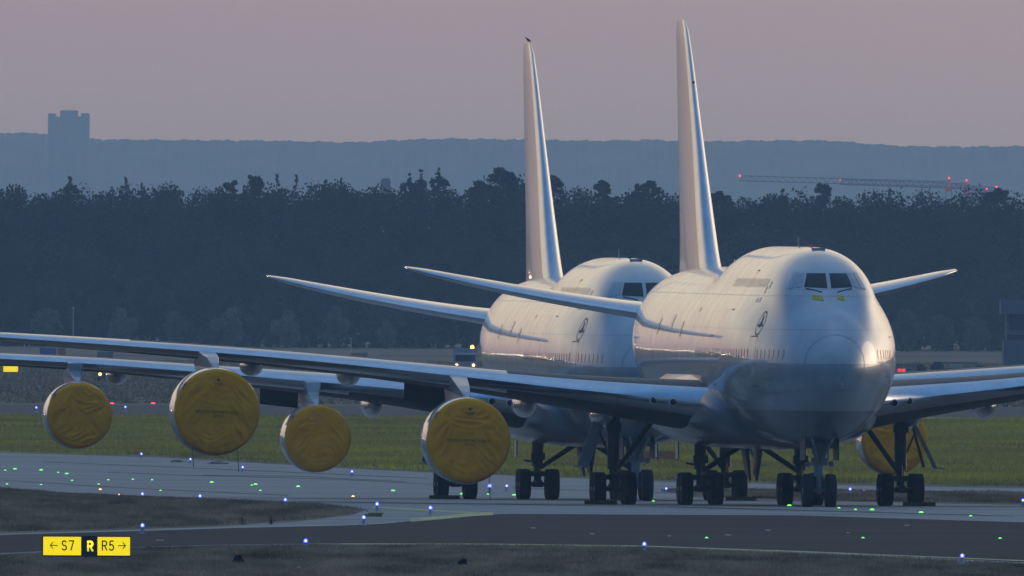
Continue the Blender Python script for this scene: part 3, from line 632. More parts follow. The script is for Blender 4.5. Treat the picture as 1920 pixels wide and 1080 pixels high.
    for (nm, yy, xx, ztop) in (('wing_gear', 5.5, 35.9+dx, 3.7), ('body_gear', 1.92, 39.0+dx, 2.5)):
        for side in (1, -1):
            X0 = -side*yy; g = MB()
            g.tube((X0, xx, .62), (X0, xx, 1.9), .15, .17, 14); g.tube((X0, xx, 1.35), (X0, xx, ztop+.6), .23, .25, 14); g.box((X0-.13, xx-1.0, .5), (X0+.13, xx+1.0, .78))
            for q in (-.74, .74): g.tube((X0-.66, xx+q, .62), (X0+.66, xx+q, .62), .09, .09, 10)
            g.tube((X0+side*.1, xx-.1, 1.3), (X0+side*1.75, xx-.2, ztop-.1), .09, .11, 8); g.tube((X0-side*.55, xx, ztop-.9), (X0, xx, 1.5), .04, .04, 8)
            g.tube((X0, xx-.35, .95), (X0, xx-.3, 1.55), .05, .05, 8); g.box((X0-.32, xx-.3, .95), (X0+.32, xx-.2, 1.15)); g.box((X0-.28, xx-.25, ztop-.9), (X0+.28, xx+.2, ztop-.6))
            go = g.build(nm, M['geardark'], root)
            for q in (-.74, .74):
                for w_ in (-.585, .585): wheel('wheel', go, X0+w_, xx+q, .622, .622, .47)
            if nm == 'wing_gear':
                d = MB(); a0 = Vector((X0-side*.55, xx+.55, 3.1)); a1 = Vector((X0-side*1.25, xx-.85, 1.45)); dw = .23 if side > 0 else .07
                nrm = Vector((a1.z-a0.z, 0, -(a1.x-a0.x))).normalized()*dw
                vs = []
                for p_ in (a0, a1):
                    for yy_ in (-.15, -.09):
                        for s2 in (-1, 1): vs.append(p_+Vector((0, yy_, 0))+nrm*s2)
                d.add(vs, [(0, 1, 3, 2), (4, 6, 7, 5), (0, 4, 5, 1), (2, 3, 7, 6), (0, 2, 6, 4), (1, 5, 7, 3)])
                d.box((min(a1.x, a1.x+side*-.35), xx-1.0, 1.42), (max(a1.x, a1.x+side*-.35), xx-.6, 1.47))
                d.build('gear_door', M['door'], go)
                d = MB(); d.add([(X0-side*.95, xx+.1, 1.5), (X0-side*.55, xx+.65, 3.1), (X0-side*.45, xx+.65, 3.1), (X0-side*.85, xx+.1, 1.45), (X0-side*.95, xx+.15, 1.5), (X0-side*.55, xx+.70, 3.1), (X0-side*.45, xx+.70, 3.1), (X0-side*.85, xx+.15, 1.45)],
                      [(0,1,2,3), (7,6,5,4), (0,4,5,1), (1,5,6,2), (2,6,7,3), (3,7,4,0)]); d.build('gear_door', M['wing'], go)
            else:
                d = MB(); xd = X0+side*1.35 if side > 0 else X0-1.0
                d.box((X0-side*.95-.03, xx-1.4, 1.75), (X0-side*.95+.03, xx-.2, 2.4)); d.build('gear_door', M['nacelle'], go)
                d = MB(); d.add([(X0+side*1.55, xx-1.6, 2.35), (X0+side*1.75, xx-1.6, .95), (X0+side*1.83, xx-1.6, .95), (X0+side*1.72, xx-1.6, 2.35), (X0+side*1.55, xx+.4, 2.35), (X0+side*1.75, xx+.4, 1.25), (X0+side*1.83, xx+.4, 1.25), (X0+side*1.72, xx+.4, 2.35)],
                      [(0,1,2,3), (7,6,5,4), (0,4,5,1), (1,5,6,2), (2,6,7,3), (3,7,4,0)]); d.build('gear_door', M['geardark'], go)
    return root, J, covers

Z0 = 0.323
jetA, JA, covA = make_jet('jumbo_jet', False, (12.08, 1270, Z0), 0.0751, 'white four engined jumbo jet nearest the camera, its nose fully in view', 'jumbo jets parked on the taxiway')
jetB, JB, covB = make_jet('jumbo_jet', True, (5.58, 1360, -0.055), 0.0740, 'white four engined jumbo jet standing half hidden behind the nearer jet', 'jumbo jets parked on the taxiway')

# engine covers
def cover(jet, side, yy, xi, zc_, r_, label, text, seed):
    rr = np.random.default_rng(seed); root = empty('engine_cover'); root.matrix_world = jet.matrix_world @ Matrix.Translation((-side*yy, xi, zc_)); tag(root, label, 'engine cover', 'ochre engine covers')
    nr, na = 44, 150; V = [(0, -.10, 0)]; Fc = []; ph = rr.uniform(0, 6.28, 6); tilt = rr.uniform(-.35, .35); ws, wl, wd = rr.uniform(.4, 1.2), rr.uniform(.3, 1.2), rr.uniform(.5, 1.2)
    from mathutils import noise
    rad = list(np.linspace(.02, .89, nr-6))+[.92, .938, .945, .95, .957, .965]; dep = [0]*(nr-6)+[.02, .06, .10, .15, .2, .26]
    def rn(a, b_, c): return 1-2*abs(noise.noise(Vector((a, b_, c+seed*3.7))))     # ridged folds
    for k, (q, d) in enumerate(zip(rad, dep)):
        for i in range(na):
            a = 2*math.pi*i/na; x = q*math.cos(a); z = q*math.sin(a)
            # drape: swags hanging from the upper rim, diagonal pull folds and a sag low in the cloth, none of them regular
            wx, wz = x+.12*noise.noise(Vector((x*2, z*2, seed))), z+.12*noise.noise(Vector((x*2, z*2, seed+5)))
            rs = math.hypot(wx-tilt, wz-1.15); sa = math.atan2(wx-tilt, 1.15-wz); swag = rn(rs*6.5, sa*1.6, 0)*math.exp(-((wx-tilt)/.62)**2)*max(0, min(1, (wz+.25)*2))
            sd = 1 if x > tilt*.5 else -1; u, v = wx*.62*sd-wz*.78, wx*.78*sd+wz*.62; fold = rn(u*1.3, v*7.5, 2+sd)*math.exp(-((abs(wx)-.60)/.30)**2)
            rl = math.hypot(wx+tilt*.5, wz-.1); low = rn(rl*8, math.atan2(wz, wx)*1.1, 9)*max(0, min(1, (-wz-.3)*3))
            amp = max(0, 1-(q/.9)**8) if d == 0 else 0
            crimp = .008*noise.noise(Vector((math.cos(a)*9, math.sin(a)*9, seed)))
            y = -.10+.06*q*q + (swag*.075*ws+fold*.085*wd+low*.075*wl+.03*noise.noise(Vector((x*1.5, z*1.5, seed+9))))*-amp + d
            V.append((x*r_*(1+crimp), y, z*r_*(1+crimp)))
    for i in range(na): Fc.append((0, 1+i, 1+(i+1) % na))
    for k in range(nr-1):
        for i in range(na): a = 1+k*na; Fc.append((a+i, a+na+i, a+na+(i+1) % na, a+(i+1) % na))
    m = MB(); m.add(V, Fc); m.build('cloth', M['cover'], root, True)
    st = MB()
    for a in (math.pi*.78,): # knotted tie at the rim
        p = Vector((math.cos(a)*r_*.96, .05, math.sin(a)*r_*.96))
        for d in ((.16, .05), (-.08, -.18), (.06, -.2), (-.15, .02), (.03, .12)): st.tube(p, p+Vector((d[0], -.1, d[1])), .014, .01, 5)
    n = 60; vs = []
    for i in range(n):
        a = 2*math.pi*i/n
        for q in (0.20, .24): vs.append((math.cos(a)*r_*.968, q, math.sin(a)*r_*.968))
    st.add(vs, [(2*i, 2*i+1, (2*i+3) % (2*n), (2*i+2) % (2*n)) for i in range(n)])
    if text:
        for xx, ln in ((-.92, .75), (.80, .85)):
            zz = -math.sqrt(1-min(.99, (xx/r_)**2))*r_*.96; st.tube((xx, .2, zz), (xx+.04, .2, max(zz-ln, -zc_+.06)), .013, .013, 5)
    st.build('strap', M['strap'], root)
    if text:
        v, f = [], []
        for t, s, x0, z0, sl in (('TOP', .17, .03, r_*.60, 0), ('REMOVE BEFORE FLIGHT', .148, -.02, -.02, -.03), ('B747-8', .13, .03, -.17, -.02)):
            tv, tf = text_mesh(t, s); n0 = len(v); v += [(a+x0, -.200, b+z0+a*sl) for a, b, c in tv]; f += [tuple(i+n0 for i in q) for q in tf]
        n0 = len(v); v += [(-.05, -.200, r_*.60+.16), (.11, -.200, r_*.60+.16), (.03, -.200, r_*.60+.27)]; f.append((n0, n0+1, n0+2))
        obj('lettering', v, f, M['ink'], root)
    return root
names = {(0, 1): 'large ochre engine cover reading REMOVE BEFORE FLIGHT, on the front jet inboard engine',
         (2, 1): 'large ochre engine cover with hanging straps, on the outer engine of the front jet',
         (0, -1): 'ochre engine cover beyond the right wing of the front jet, close to its body', (2, -1): 'ochre engine cover on the far outer engine of the front jet'}
for i, (side, yy, xi, zc_, r_) in enumerate(covA):
    if side < 0: continue
    cover(jetA, side, yy, xi, zc_, r_, names[(0 if yy < 15 else 2, side)], True, 10+i)
for i, (side, yy, xi, zc_, r_) in enumerate(covB):
    if side < 0 and yy > 15: continue
    lb = ('small wrinkled ochre engine cover between the two large covers' if yy < 15 else 'small plain ochre engine cover at the far left') if side > 0 else 'small ochre engine cover seen behind the right main gear'
    cover(jetB, side, yy, xi, zc_, r_, lb, False, 30+i)
# wheel chocks
def chock(jet, lx, ly, label):
    m = MB(); m.prism([(ly-.34, .005), (ly+.02, .005), (ly-.06, .16), (ly-.2, .16)], lx-.62, lx+.62); m.prism([(ly-.46, .005), (ly-.36, .005), (ly-.36, .10), (ly-.46, .10)], lx-.5, lx+.5)
    o = m.build('wheel_chock', M['chock']); o.matrix_world = jet.matrix_world; tag(o, label, 'wheel chock', 'ochre wheel chocks')
chock(jetA, -6.08, 35.9-.74-.5, 'ochre wheel chock under the front jet, beside the slanting pale gear door on the left')
chock(jetA, 4.9+1.2, 35.9-.74-.5, 'ochre wheel chock under the rightmost main gear wheels')
chock(jetB, -6.05, 31.8-.74-.5, 'ochre wheel chock directly below the large lettered engine cover')
chock(jetB, 6.05, 31.8-.74-.5, 'ochre wheel chock between the wheel groups in the middle of the front jet')
# bird on the rear fin
b = MB(); bz = 18.97; bx = 70.6-5.7
b.lathe([(-.25, .01), (-.16, .06), (0, .10), (.12, .085), (.2, .05)], (0, 0, 0), 'y', 10)
bo = b.build('bird', M['feather'], None, True); bo.matrix_world = jetB.matrix_world @ Matrix.Translation((-.05, bx+1.2, bz+.11)) @ Matrix.Rotation(R(90), 4, 'Z') @ Matrix.Rotation(R(35), 4, 'X') @ Matrix.Scale(.5, 4)
b = MB(); b.lathe([(.15, .02), (.2, .06), (.27, .062), (.32, .03), (.40, .005)], (0, 0, .03), 'y', 10); b.build('head', M['feather'], bo, True)
b = MB(); b.tube((-.03, .02, -.08), (-.03, -.08, -.2), .01, .01, 5); b.tube((.03, .02, -.08), (.03, -.08, -.2), .01, .01, 5); b.build('leg', M['feather'], bo)
tag(bo, 'small dark bird perched on top of the left tail fin', 'bird')

# ------------------------------------------------------------------ airfield lights and signs
def edge_light(scale=1.0):
    r = empty('taxiway_light')
    m = MB(); m.lathe([(0, .11), (.02, .11), (.03, .05), (.17, .035), (.19, .06), (.22, .065)], ax='z', n=14); m.tube((0, -.02, .16), (-.17, -.1, .02), .014, .012, 6); m.tube((0, -.02, .16), (.17, -.1, .02), .014, .012, 6); m.tube((0, 0, .16), (0, .2, .02), .014, .012, 6)
    m.build('stand', M['lightgrey'], r)
    m = MB(); m.lathe([(.22, .055), (.26, .065), (.31, .055), (.345, .02)], ax='z', n=14); o = m.build('lamp', M['blue'], r, True)
    m = MB(); m.lathe([(.24, .02), (.28, .034), (.32, .015)], (0, -.05, 0), ax='z', n=10); m.build('bulb', M['bluecore'], o, True)
    return r
proto = edge_light()
BL = [(1208, 1020, 'blue taxiway edge light on the near grass below the landing gear', 1.0), (1804, 1042, 'blue taxiway edge light in the lower right corner', 1.0), (573, 1014, 'blue taxiway edge light right of the yellow sign', 1.0),
      (267, 985, 'blue edge light just above the yellow direction sign', 1.0), (682, 970, 'blue edge light beside the low yellow marker at the grass point', 1.0), (707, 945, 'blue edge light behind the tip of the grass wedge', 1.0), (807, 952, 'blue edge light left of the painted yellow chevron', 1.0),
      (535, 937, 'blue edge light on the far rim of the grass wedge, under the wrinkled engine cover', .9), (375, 930, 'blue edge light on the far rim of the grass wedge, middle of three', .9), (267, 926, 'blue edge light on the far rim of the grass wedge, leftmost of three', .9),
      (265, 851, 'blue edge light at the meadow edge, between the two leftmost engine covers', .9), (357, 861, 'blue edge light under the outer large engine cover, beside the left strap', .9), (455, 876, 'blue edge light under the outer large engine cover, beside the right strap', .9),
      (660, 884, 'blue edge light right of the wrinkled small engine cover', .9), (918, 911, 'bright blue light between the lettered engine cover and the wheels', 1.3), (950, 911, 'blue light immediately left of the four wheeled gear', .9),
      (1249, 916, 'tiny blue light seen between the landing gear legs', .8), (1594, 917, 'blue edge light right of the nose wheels', .9), (68, 764, 'tiny blue light by the far runway at the left edge', 1.2), (235, 763, 'tiny blue light by the far runway right of the leftmost engine', 1.2), (1918, 938, 'blue light cut by the right edge of the picture', .9)]
for i, (px, py, lb, sc) in enumerate(BL):
    d = 1200.0
    for _ in range(3): d = G(px, py + 0.29*sc*F/d).y
    p = G(px, py+0.29*sc*F/d); o = proto if i == 0 else dup(proto)
    o.location = p; o.scale = (sc*1.1, sc*1.1, sc*1.05); tag(o, lb, 'airfield light', 'blue taxiway edge lights')
def inset(mt, r=.07):
    m = MB(); m.lathe([(-.02, .15), (.012, .14), (.02, .09)], ax='z', n=12, m=0); m.lathe([(.02, r), (.045, r*.9), (.07, r*.4)], ax='z', n=10, m=1); return m.build('centreline_light', [M['lightgrey'], mt], None, True)
GL = [(10, 883), (28, 881), (77, 883), (109, 887), (125, 890), (13, 909), (77, 910), (135, 902), (185, 909), (203, 901), (249, 900), (285, 901), (301, 921), (397, 906), (472, 911), (479, 910), (488, 921), (559, 914), (737, 922), (866, 928), (915, 928), (964, 930),
      (1225, 941), (1480, 950), (1573, 954), (1604, 957), (1635, 958), (1727, 963), (1820, 969), (1325, 1010), (1618, 1010), (1875, 1011)]
bigG = {(28, 881), (77, 883), (125, 890), (397, 906), (479, 910), (559, 914), (737, 922), (964, 930), (1480, 950), (1635, 958), (1727, 963), (866, 928)}
ordn = ['first', 'second', 'third', 'fourth', 'fifth', 'sixth', 'seventh', 'eighth', 'ninth', 'tenth', 'eleventh', 'twelfth', 'thirteenth', 'fourteenth', 'fifteenth', 'sixteenth', 'seventeenth', 'eighteenth', 'nineteenth', 'twentieth', 'twenty-first', 'twenty-second', 'twenty-third', 'twenty-fourth', 'twenty-fifth', 'twenty-sixth', 'twenty-seventh', 'twenty-eighth', 'twenty-ninth']
ga = inset(M['green']); i = 0
near = sorted([p for p in GL if p[1] > 1000]); farg = sorted([p for p in GL if p[1] <= 1000])
for lst, where in ((farg, 'on the pale pavement'), (near, 'on the dark near taxiway')):
    for k, (px, py) in enumerate(lst):
        o = ga if i == 0 else ga.copy()
        if i: COL.objects.link(o)
        s = 1.0 if (px, py) in bigG else .62
        o.location = G(px, py, .012); o.scale = (s*1.2, s, s); i += 1
        tag(o, f'small green light set {where}, {ordn[k]} from the left', 'airfield light', 'green centreline lights')
am = inset(M['amber'], .06)
for k, (px, py, lb) in enumerate([(188, 919, 'small amber glint on the pale pavement, upper left of a cluster'), (190, 929, 'small amber light at the pavement edge, leftmost of three'), (213, 930, 'small amber light at the pavement edge, middle of three'), (223, 929, 'small amber light at the pavement edge, rightmost of three'), (662, 932, 'small amber light on the pavement between two engine covers')]):
    o = am if k == 0 else am.copy()
    if k: COL.objects.link(o)
    o.location = G(px, py, .012); o.scale = (.9, .6, .6); tag(o, lb, 'airfield light', 'amber pavement lights')
rd = inset(M['red'], .09)
for k, (px, py, lb) in enumerate([(287, 758, 'tiny red light by the far runway, between the leftmost two engines'), (210, 758, 'tiny red light at the right rim of the leftmost engine'), (1620, 921, 'tiny red light left of the rightmost landing gear')]):
    o = rd if k == 0 else rd.copy()
    if k: COL.objects.link(o)
    o.location = G(px, py, .012); s = 1.6 if k < 2 else .6; o.scale = (s, s, s); tag(o, lb, 'airfield light', 'red airfield lights')

def taxi_sign():
    s = 57.8; base = G(162, 1050); r = empty('taxiway_sign', base); tag(r, 'lit yellow and black taxiway sign with arrows reading S7 R R5', 'sign')
    W_ = 165/s; x0 = -W_/2; P = lambda px: (px-162.5)/s
    h0, h1 = .10, .78; m = MB(); m.box((x0, 0, h0), (-x0, .22, h1)); m.tube((-1.1, .1, -.1), (-1.1, .1, h0), .04); m.tube((1.1, .1, -.1), (1.1, .1, h0), .04); m.tube((0, .1, -.1), (0, .1, h0), .04); m.build('housing', M['black'], r)
    for a, b_ in ((82.3, 152.5), (183, 243.2)): m = MB(); m.box((P(a), -.012, h0+.05), (P(b_), .002, h1-.04)); m.build('face', M['signyellow'], r)
    hh = .29
    def seg(mb, pts, w, x, z, sc=1.0):   # stroke lettering
        for (a, b_), (c, d) in zip(pts[:-1], pts[1:]):
            A = Vector((x+a*sc*hh, 0, z+b_*sc*hh)); B = Vector((x+c*sc*hh, 0, z+d*sc*hh)); dr = (B-A); 
            if dr.length < 1e-6: continue
            dr.normalize(); nn = Vector((-dr.z, 0, dr.x))*w/2; e = dr*w*.35
            mb.add([A-e-nn+Vector((0, -.019, 0)), B+e-nn+Vector((0, -.019, 0)), B+e+nn+Vector((0, -.019, 0)), A-e+nn+Vector((0, -.019, 0)), A-e-nn+Vector((0, -.014, 0)), B+e-nn+Vector((0, -.014, 0)), B+e+nn+Vector((0, -.014, 0)), A-e+nn+Vector((0, -.014, 0))],
                   [(0, 1, 2, 3), (7, 6, 5, 4), (0, 4, 5, 1), (1, 5, 6, 2), (2, 6, 7, 3), (3, 7, 4, 0)])
    arc = lambda cx, cz, rx, rz, a0, a1, n=10: [(cx+rx*math.cos(R(a0+(a1-a0)*i/n)), cz+rz*math.sin(R(a0+(a1-a0)*i/n))) for i in range(n+1)]
    zL = h0+.22
    Sg = arc(.27, .75, .22, .25, 30, 270)+arc(.27, .25, .24, .25, 90, -150)
    seven = [(0, 1), (.48, 1), (.2, 0)]
    Rr = [[(0, 0), (0, 1), (.25, 1)]+arc(.25, .75, .22, .25, 90, -90)+[(0, .5)], [(.22, .5), (.5, 0)]]
    five = [(.42, 1), (.08, 1), (.04, .55)]+arc(.22, .30, .24, .31, 130, -150)
    m = MB(); seg(m, [(0, .5), (.8, .5)], .030, P(95.5), zL); seg(m, [(.3, .85), (0, .5), (.3, .15)], .030, P(95.5), zL); m.build('arrow', M['signink'], r)
    m = MB(); seg(m, Sg, .042, P(116.8), zL); seg(m, seven, .042, P(130.5), zL); m.build('lettering', M['signink'], r)
    m = MB(); [seg(m, q, .042, P(192), zL) for q in Rr]; seg(m, five, .042, P(205), zL); m.build('lettering', M['signink'], r)
    m = MB(); seg(m, [(0, .5), (.8, .5)], .030, P(221.5), zL); seg(m, [(.5, .85), (.8, .5), (.5, .15)], .030, P(221.5), zL); m.build('arrow', M['signink'], r)
    m = MB(); [seg(m, q, .062, P(165.5), zL-.02) for q in Rr]; m.build('lettering', M['signletter'], r)
taxi_sign()
p = G(20, 702); r = empty('airfield_sign', p); tag(r, 'small lit yellow sign far out on the grass at the left edge', 'sign')
m = MB(); m.box((-.75, 0, .18), (.75, .2, .82)); m.tube((-.5, .1, 0), (-.5, .1, .2), .04); m.tube((.5, .1, 0), (.5, .1, .2), .04); m.build('housing', M['black'], r); m = MB(); m.box((-.70, -.02, .24), (.70, 0, .77)); m.build('face', M['signyellow'], r)

# ------------------------------------------------------------------ small things on the field
def rock(name, px, py, dims, mt, label, cat, seed, jag=.25):
    rr = np.random.default_rng(seed); bm = bmesh.new(); bmesh.ops.create_icosphere(bm, subdivisions=3, radius=1)
    for v in bm.verts:
        q = v.co.copy(); n = 1+jag*math.sin(q.x*5+seed)*math.sin(q.y*4+1)*math.cos(q.z*6+seed)+rr.normal(0, jag*.12); v.co = Vector((q.x*dims[0]*n, q.y*dims[1]*n, max(-.1, q.z)*dims[2]*n))
    me = bpy.data.meshes.new(name); bm.to_mesh(me); bm.free(); me.materials.append(mt); o = bpy.data.objects.new(name, me); COL.objects.link(o); o.location = G(px, py); tag(o, label, cat); return o
rock('sandbag', 332, 867, (.34, .2, .14), M['sack'], 'low tan sandbag at the meadow edge left of the hanging strap', 'sandbag', 3)
rock('sandbag', 408, 870.5, (.52, .25, .14), M['sack'], 'long tan sandbag at the meadow edge under the outer large engine', 'sandbag', 4)
rock('litter', 560, 1067, (.10, .1, .07), M['plastic'], 'crumpled white scrap of plastic lying in the near grass', 'litter', 5, .7)
rock('litter', 288, 938.5, (.07, .07, .06), M['plastic'], 'small white scrap on the grass wedge right of a blue light', 'litter', 6, .7)
m = MB(); m.box((-.36, -.1, 0), (.30, .12, .10)); m.box((-.2, -.12, .10), (.36, .1, .15)); o = m.build('marker_board', M['markerbox']); o.location = G(701, 969); tag(o, 'low dull yellow marker board on the pavement by a blue light', 'marker')
def shrub(name, px, py, w, h, n, mt, label, cat, seed, parts=True):
    rr = np.random.default_rng(seed); r = empty(name, G(px, py)); tag(r, label, cat); m = MB()
    for i in range(n):
        a, e = rr.uniform(0, 6.28), rr.uniform(.1, 1.4); d = rr.uniform(.3, 1)**.6; c = Vector((math.cos(a)*math.cos(e)*w*d, math.sin(a)*math.cos(e)*w*d, max(.02, math.sin(e)*h*d)))
        u = Vector(rr.normal(0, 1, 3)).normalized()*.05; v = Vector(rr.normal(0, 1, 3)).normalized()*.05; m.add([c-u, c+v, c+u, c-v], [(0, 1, 2, 3)])
    m.build('foliage', mt, r)
    m = MB(); [m.tube((0, 0, 0), (rr.normal(0, w*.4), rr.normal(0, w*.4), h*.7), .012, .004, 5) for _ in range(5)]; m.build('stem', M['bark'], r)
shrub('weed_clump', 447, 1059, .22, .30, 260, M['needle'], 'dark leafy weed clump in the near grass', 'weed', 3)
shrub('weed_clump', 868, 1060, .16, .2, 120, M['needle'], 'small dark weed clump at the lower middle of the near grass', 'weed', 4)
shrub('dead_weed', 455, 985, .13, .42, 40, M['blade'], 'tall dry weed on the grass wedge, left of two', 'weed', 5)
shrub('dead_weed', 508, 984, .14, .45, 44, M['blade'], 'tall dry weed on the grass wedge, right of two', 'weed', 6)

def vehicle(name, px, py, w, h, l, body, label, cat, lamps=None, beacon=False, rear=False, kind='car'):
    r = empty(name, G(px, py)); tag(r, label, cat); m = MB()
    if kind == 'truck':
        m.prism([(0, .45), (0, 1.15), (.25, h*.80), (.45, h*.82), (1.9, h*.82), (1.9, .45)], -w/2, w/2); m.build('cab', body, r)
        m = MB(); m.box((-w/2-.03, 2.1, .75), (w/2+.03, l, h)); m.build('box_body', body, r)
        m = MB(); m.box((-w*.42, -.03, 1.2), (w*.42, .22, h*.74)); m.build('windscreen', M['carglass'], r)
        lz = .8
    else:
        m.prism([(0, .3), (.02, .75), (.9, .95), (1.5, h), (l-.9, h), (l-.1, .9), (l, .3)], -w/2, w/2); m.build('body', body, r)
        m = MB(); m.prism([(.88, .99), (1.42, h-.06), (1.44, h-.10), (.92, .95)], -w*.42, w*.42); m.build('windscreen', M['carglass'], r); lz = .68
    for x in (-w/2+.1, w/2-.1):
        for y in (.8, l-.8):
            q = MB(); q.lathe([(-.1, .2), (-.1, .33), (.1, .33), (.1, .2)], (x, y, .33), 'x', 16); q.build('wheel', M['tyre'], r)
        if lamps: q = MB(); q.lathe([(.02, .10), (-.04, .13), (-.06, .06)], (math.copysign(w*.36, x), -.02, lz), 'y', 12); q.build('headlight', lamps, r)
    if beacon: q = MB(); q.lathe([(h, .16), (h+.18, .17), (h+.3, .08)], (w*.3, 2.4, 0), 'z', 12); q.build('beacon', M['amberhot'], r, True)
    return r
M['amberhot'] = mat('amber_beacon', (0.9, 0.4, 0.1), 0.3, emit=(1.0, 0.35, 0.03), es=16)
vehicle('service_truck', 872, 700, 2.3, 2.45, 6.5, M['cargreen'], 'pale service truck with headlights and orange beacon, left of the rear jet', 'truck', M['head'], True, kind='truck')
vehicle('service_van', 197, 686, 1.75, 1.5, 4.4, M['darkpaint'], 'dark van with headlights on, seen just above the rear jet left wing', 'van', M['head'])
vehicle('service_van', 199, 716, 1.5, 1.4, 4.2, M['darkpaint'], 'dark van with orange lamps, seen just below the rear jet left wing', 'van', M['amber'])
vehicle('service_van', 673, 688, 1.8, 1.5, 4.4, M['darkpaint'], 'van with headlights on, roof hidden, above the middle of the front wing', 'van', M['head'])
vehicle('parked_car', 1700, 712, 1.9, 1.5, 4.4, M['darkpaint'], 'dark vehicle with red lamps right of the front jet body', 'car', None)
m = MB(); m.box((-.80, -.03, .6), (-.45, 0, .88)); m.box((-.38, -.03, .6), (-.08, 0, .88)); o = m.build('tail_lamp', M['markred']); par = [q for q in bpy.data.objects if q.name.startswith('parked_car')][0]; o.parent = par; o.location = (-.05, -.03, .15)
m = MB(); m.box((-.42, 0, 0), (.42, .8, 1.15)); m.box((-.45, -.03, 1.15), (.45, .83, 1.22)); o = m.build('equipment_cabinet', M['orange']); o.location = G(116, 672); tag(o, 'small orange cabinet on the far field between the wings at the left', 'cabinet')
m = MB(); m.box((-.95, 0, .35), (.95, 2, 1.1)); m.box((-.9, 0, .1), (-.6, .3, .35)); m.box((.6, 0, .1), (.9, .3, .35)); o = m.build('equipment_trailer', mat('blue_trailer', (.10, .14, .26), .6)); o.location = G(90, 670); tag(o, 'small blue trailer left of the orange cabinet', 'trailer')
# dark parked ground equipment at the right
for k, (px, py, w, h, c, lb) in enumerate([(1722, 706, 1.6, .95, 'darkpaint', 'low dark tug right of the red lamps'), (1757, 705, 1.3, 1.15, 'darkpaint', 'squat dark generator cart second from the red lamps'), (1838, 704, 1.7, .7, 'darkpaint', 'low dark cart right of the pale sheeted load')]):
    r = empty('ground_cart', G(px, py)); tag(r, lb, 'ground equipment', 'dark carts at the right'); m = MB(); m.box((-w/2, 0, .3), (w/2, 2.4, h)); m.box((-w*.3, .4, h), (w*.3, 1.6, h+.25)); m.build('body', M[c], r)
    for x in (-w*.38, w*.38): q = MB(); q.lathe([(-.08, .1), (-.08, .25), (.08, .25), (.08, .1)], (x, .3, .25), 'x', 14); q.build('wheel', M['tyre'], r)
r = empty('sheeted_trailer', G(1790, 704)); tag(r, 'dark flat trailer with a pale sheeted load at the right', 'trailer')
m = MB(); m.box((-1.9, 0, .55), (1.9, 3, .7)); m.box((-1.9, 0, .35), (-1.5, .5, .55)); m.box((1.5, 0, .35), (1.9, .5, .55)); m.prism([(.2, 1.15), (.4, 1.35), (2.6, 1.3), (2.8, 1.15)], -1.9, 2.3); m.build('body', M['darkpaint'], r)
m = MB(); m.prism([(-.1, .71), (-.05, 1.08), (.3, 1.13), (2.5, 1.1), (2.6, .71)], -.55, .75); m.build('load', M['beige'], r)
# red and white barrier seen between the gear legs
r = empty('barrier', G(1232, 866)); tag(r, 'rusty orange barrier standing in the meadow between the landing gear', 'barrier')
m = MB(); m.box((-1.1, 0, .12), (1.1, .12, .55)); m.build('board', M['orange'], r); m = MB(); [m.box((x-.05, -.05, 0), (x+.05, .17, .62)) for x in (-1.0, 0, 1.0)]; m.build('post', M['darkpaint'], r)
# lamp posts
for k, (px, py, h, lb) in enumerate([(658, 664, 1.9, 'thin pale pole in front of the wood, above the middle of the wing'), (46, 662, 2.3, 'thin pale pole in front of the wood at the far left'), (137, 662, 5.5, 'tall thin pole in front of the wood, left quarter')]):
    m = MB(); m.tube((0, 0, 0), (0, 0, h), .06, .04, 8); m.box((-.16, -.1, h), (.16, .1, h+.12)); o = m.build('pole', M['lightgrey']); o.location = G(px, py); tag(o, lb, 'pole')
# airfield building at the right edge
r = empty('airfield_building', G(1945, 693)); tag(r, 'grey two storey airfield building with banded windows at the right edge', 'building')
m = MB(); m.box((-3.6, 0, 0), (9, 12, 3.1)); m.box((-3.3, .4, 3.1), (9, 11.6, 5.9)); m.build('wall', M['concrete'], r)
m = MB(); m.box((-3.9, -.5, 5.9), (9.4, 12.5, 7.4)); m.build('roof', M['concrete'], r)
m = MB(); m.box((-3.0, .34, 4.2), (8.6, .39, 5.85)); m.build('window', M['bwin'], r)
m = MB(); m.box((-3.2, .34, 3.15), (8.6, .38, 3.7)); m.build('window', M['bwin'], r)
m = MB(); m.box((-1.2, -.06, 1.3), (6, -.01, 2.6)); m.build('window', M['bwin'], r)

m = MB(); rl = np.random.default_rng(3)
for k in range(46):
    y = 4300+rl.uniform(-300, 150); x = -y*math.tan(R(3.0+k*.42)); z = rl.uniform(7, 13); m.lathe([(z-.5, .3), (z-.4, .9), (z+.4, .9), (z+.5, .3)], (x, y, 0), 'z', 8, 1); m.tube((x, y, 0), (x, y, z-.5), .12, .1, 5, 0)
tag(m.build('apron_lights', [M['lightgrey'], mat('flood_lamp', (1, .9, .8), .3, emit=(1.0, .78, .55), es=260)]), 'far apron floodlights outside the left edge, mirrored as dots in the jets', 'apron lights', kind='stuff')

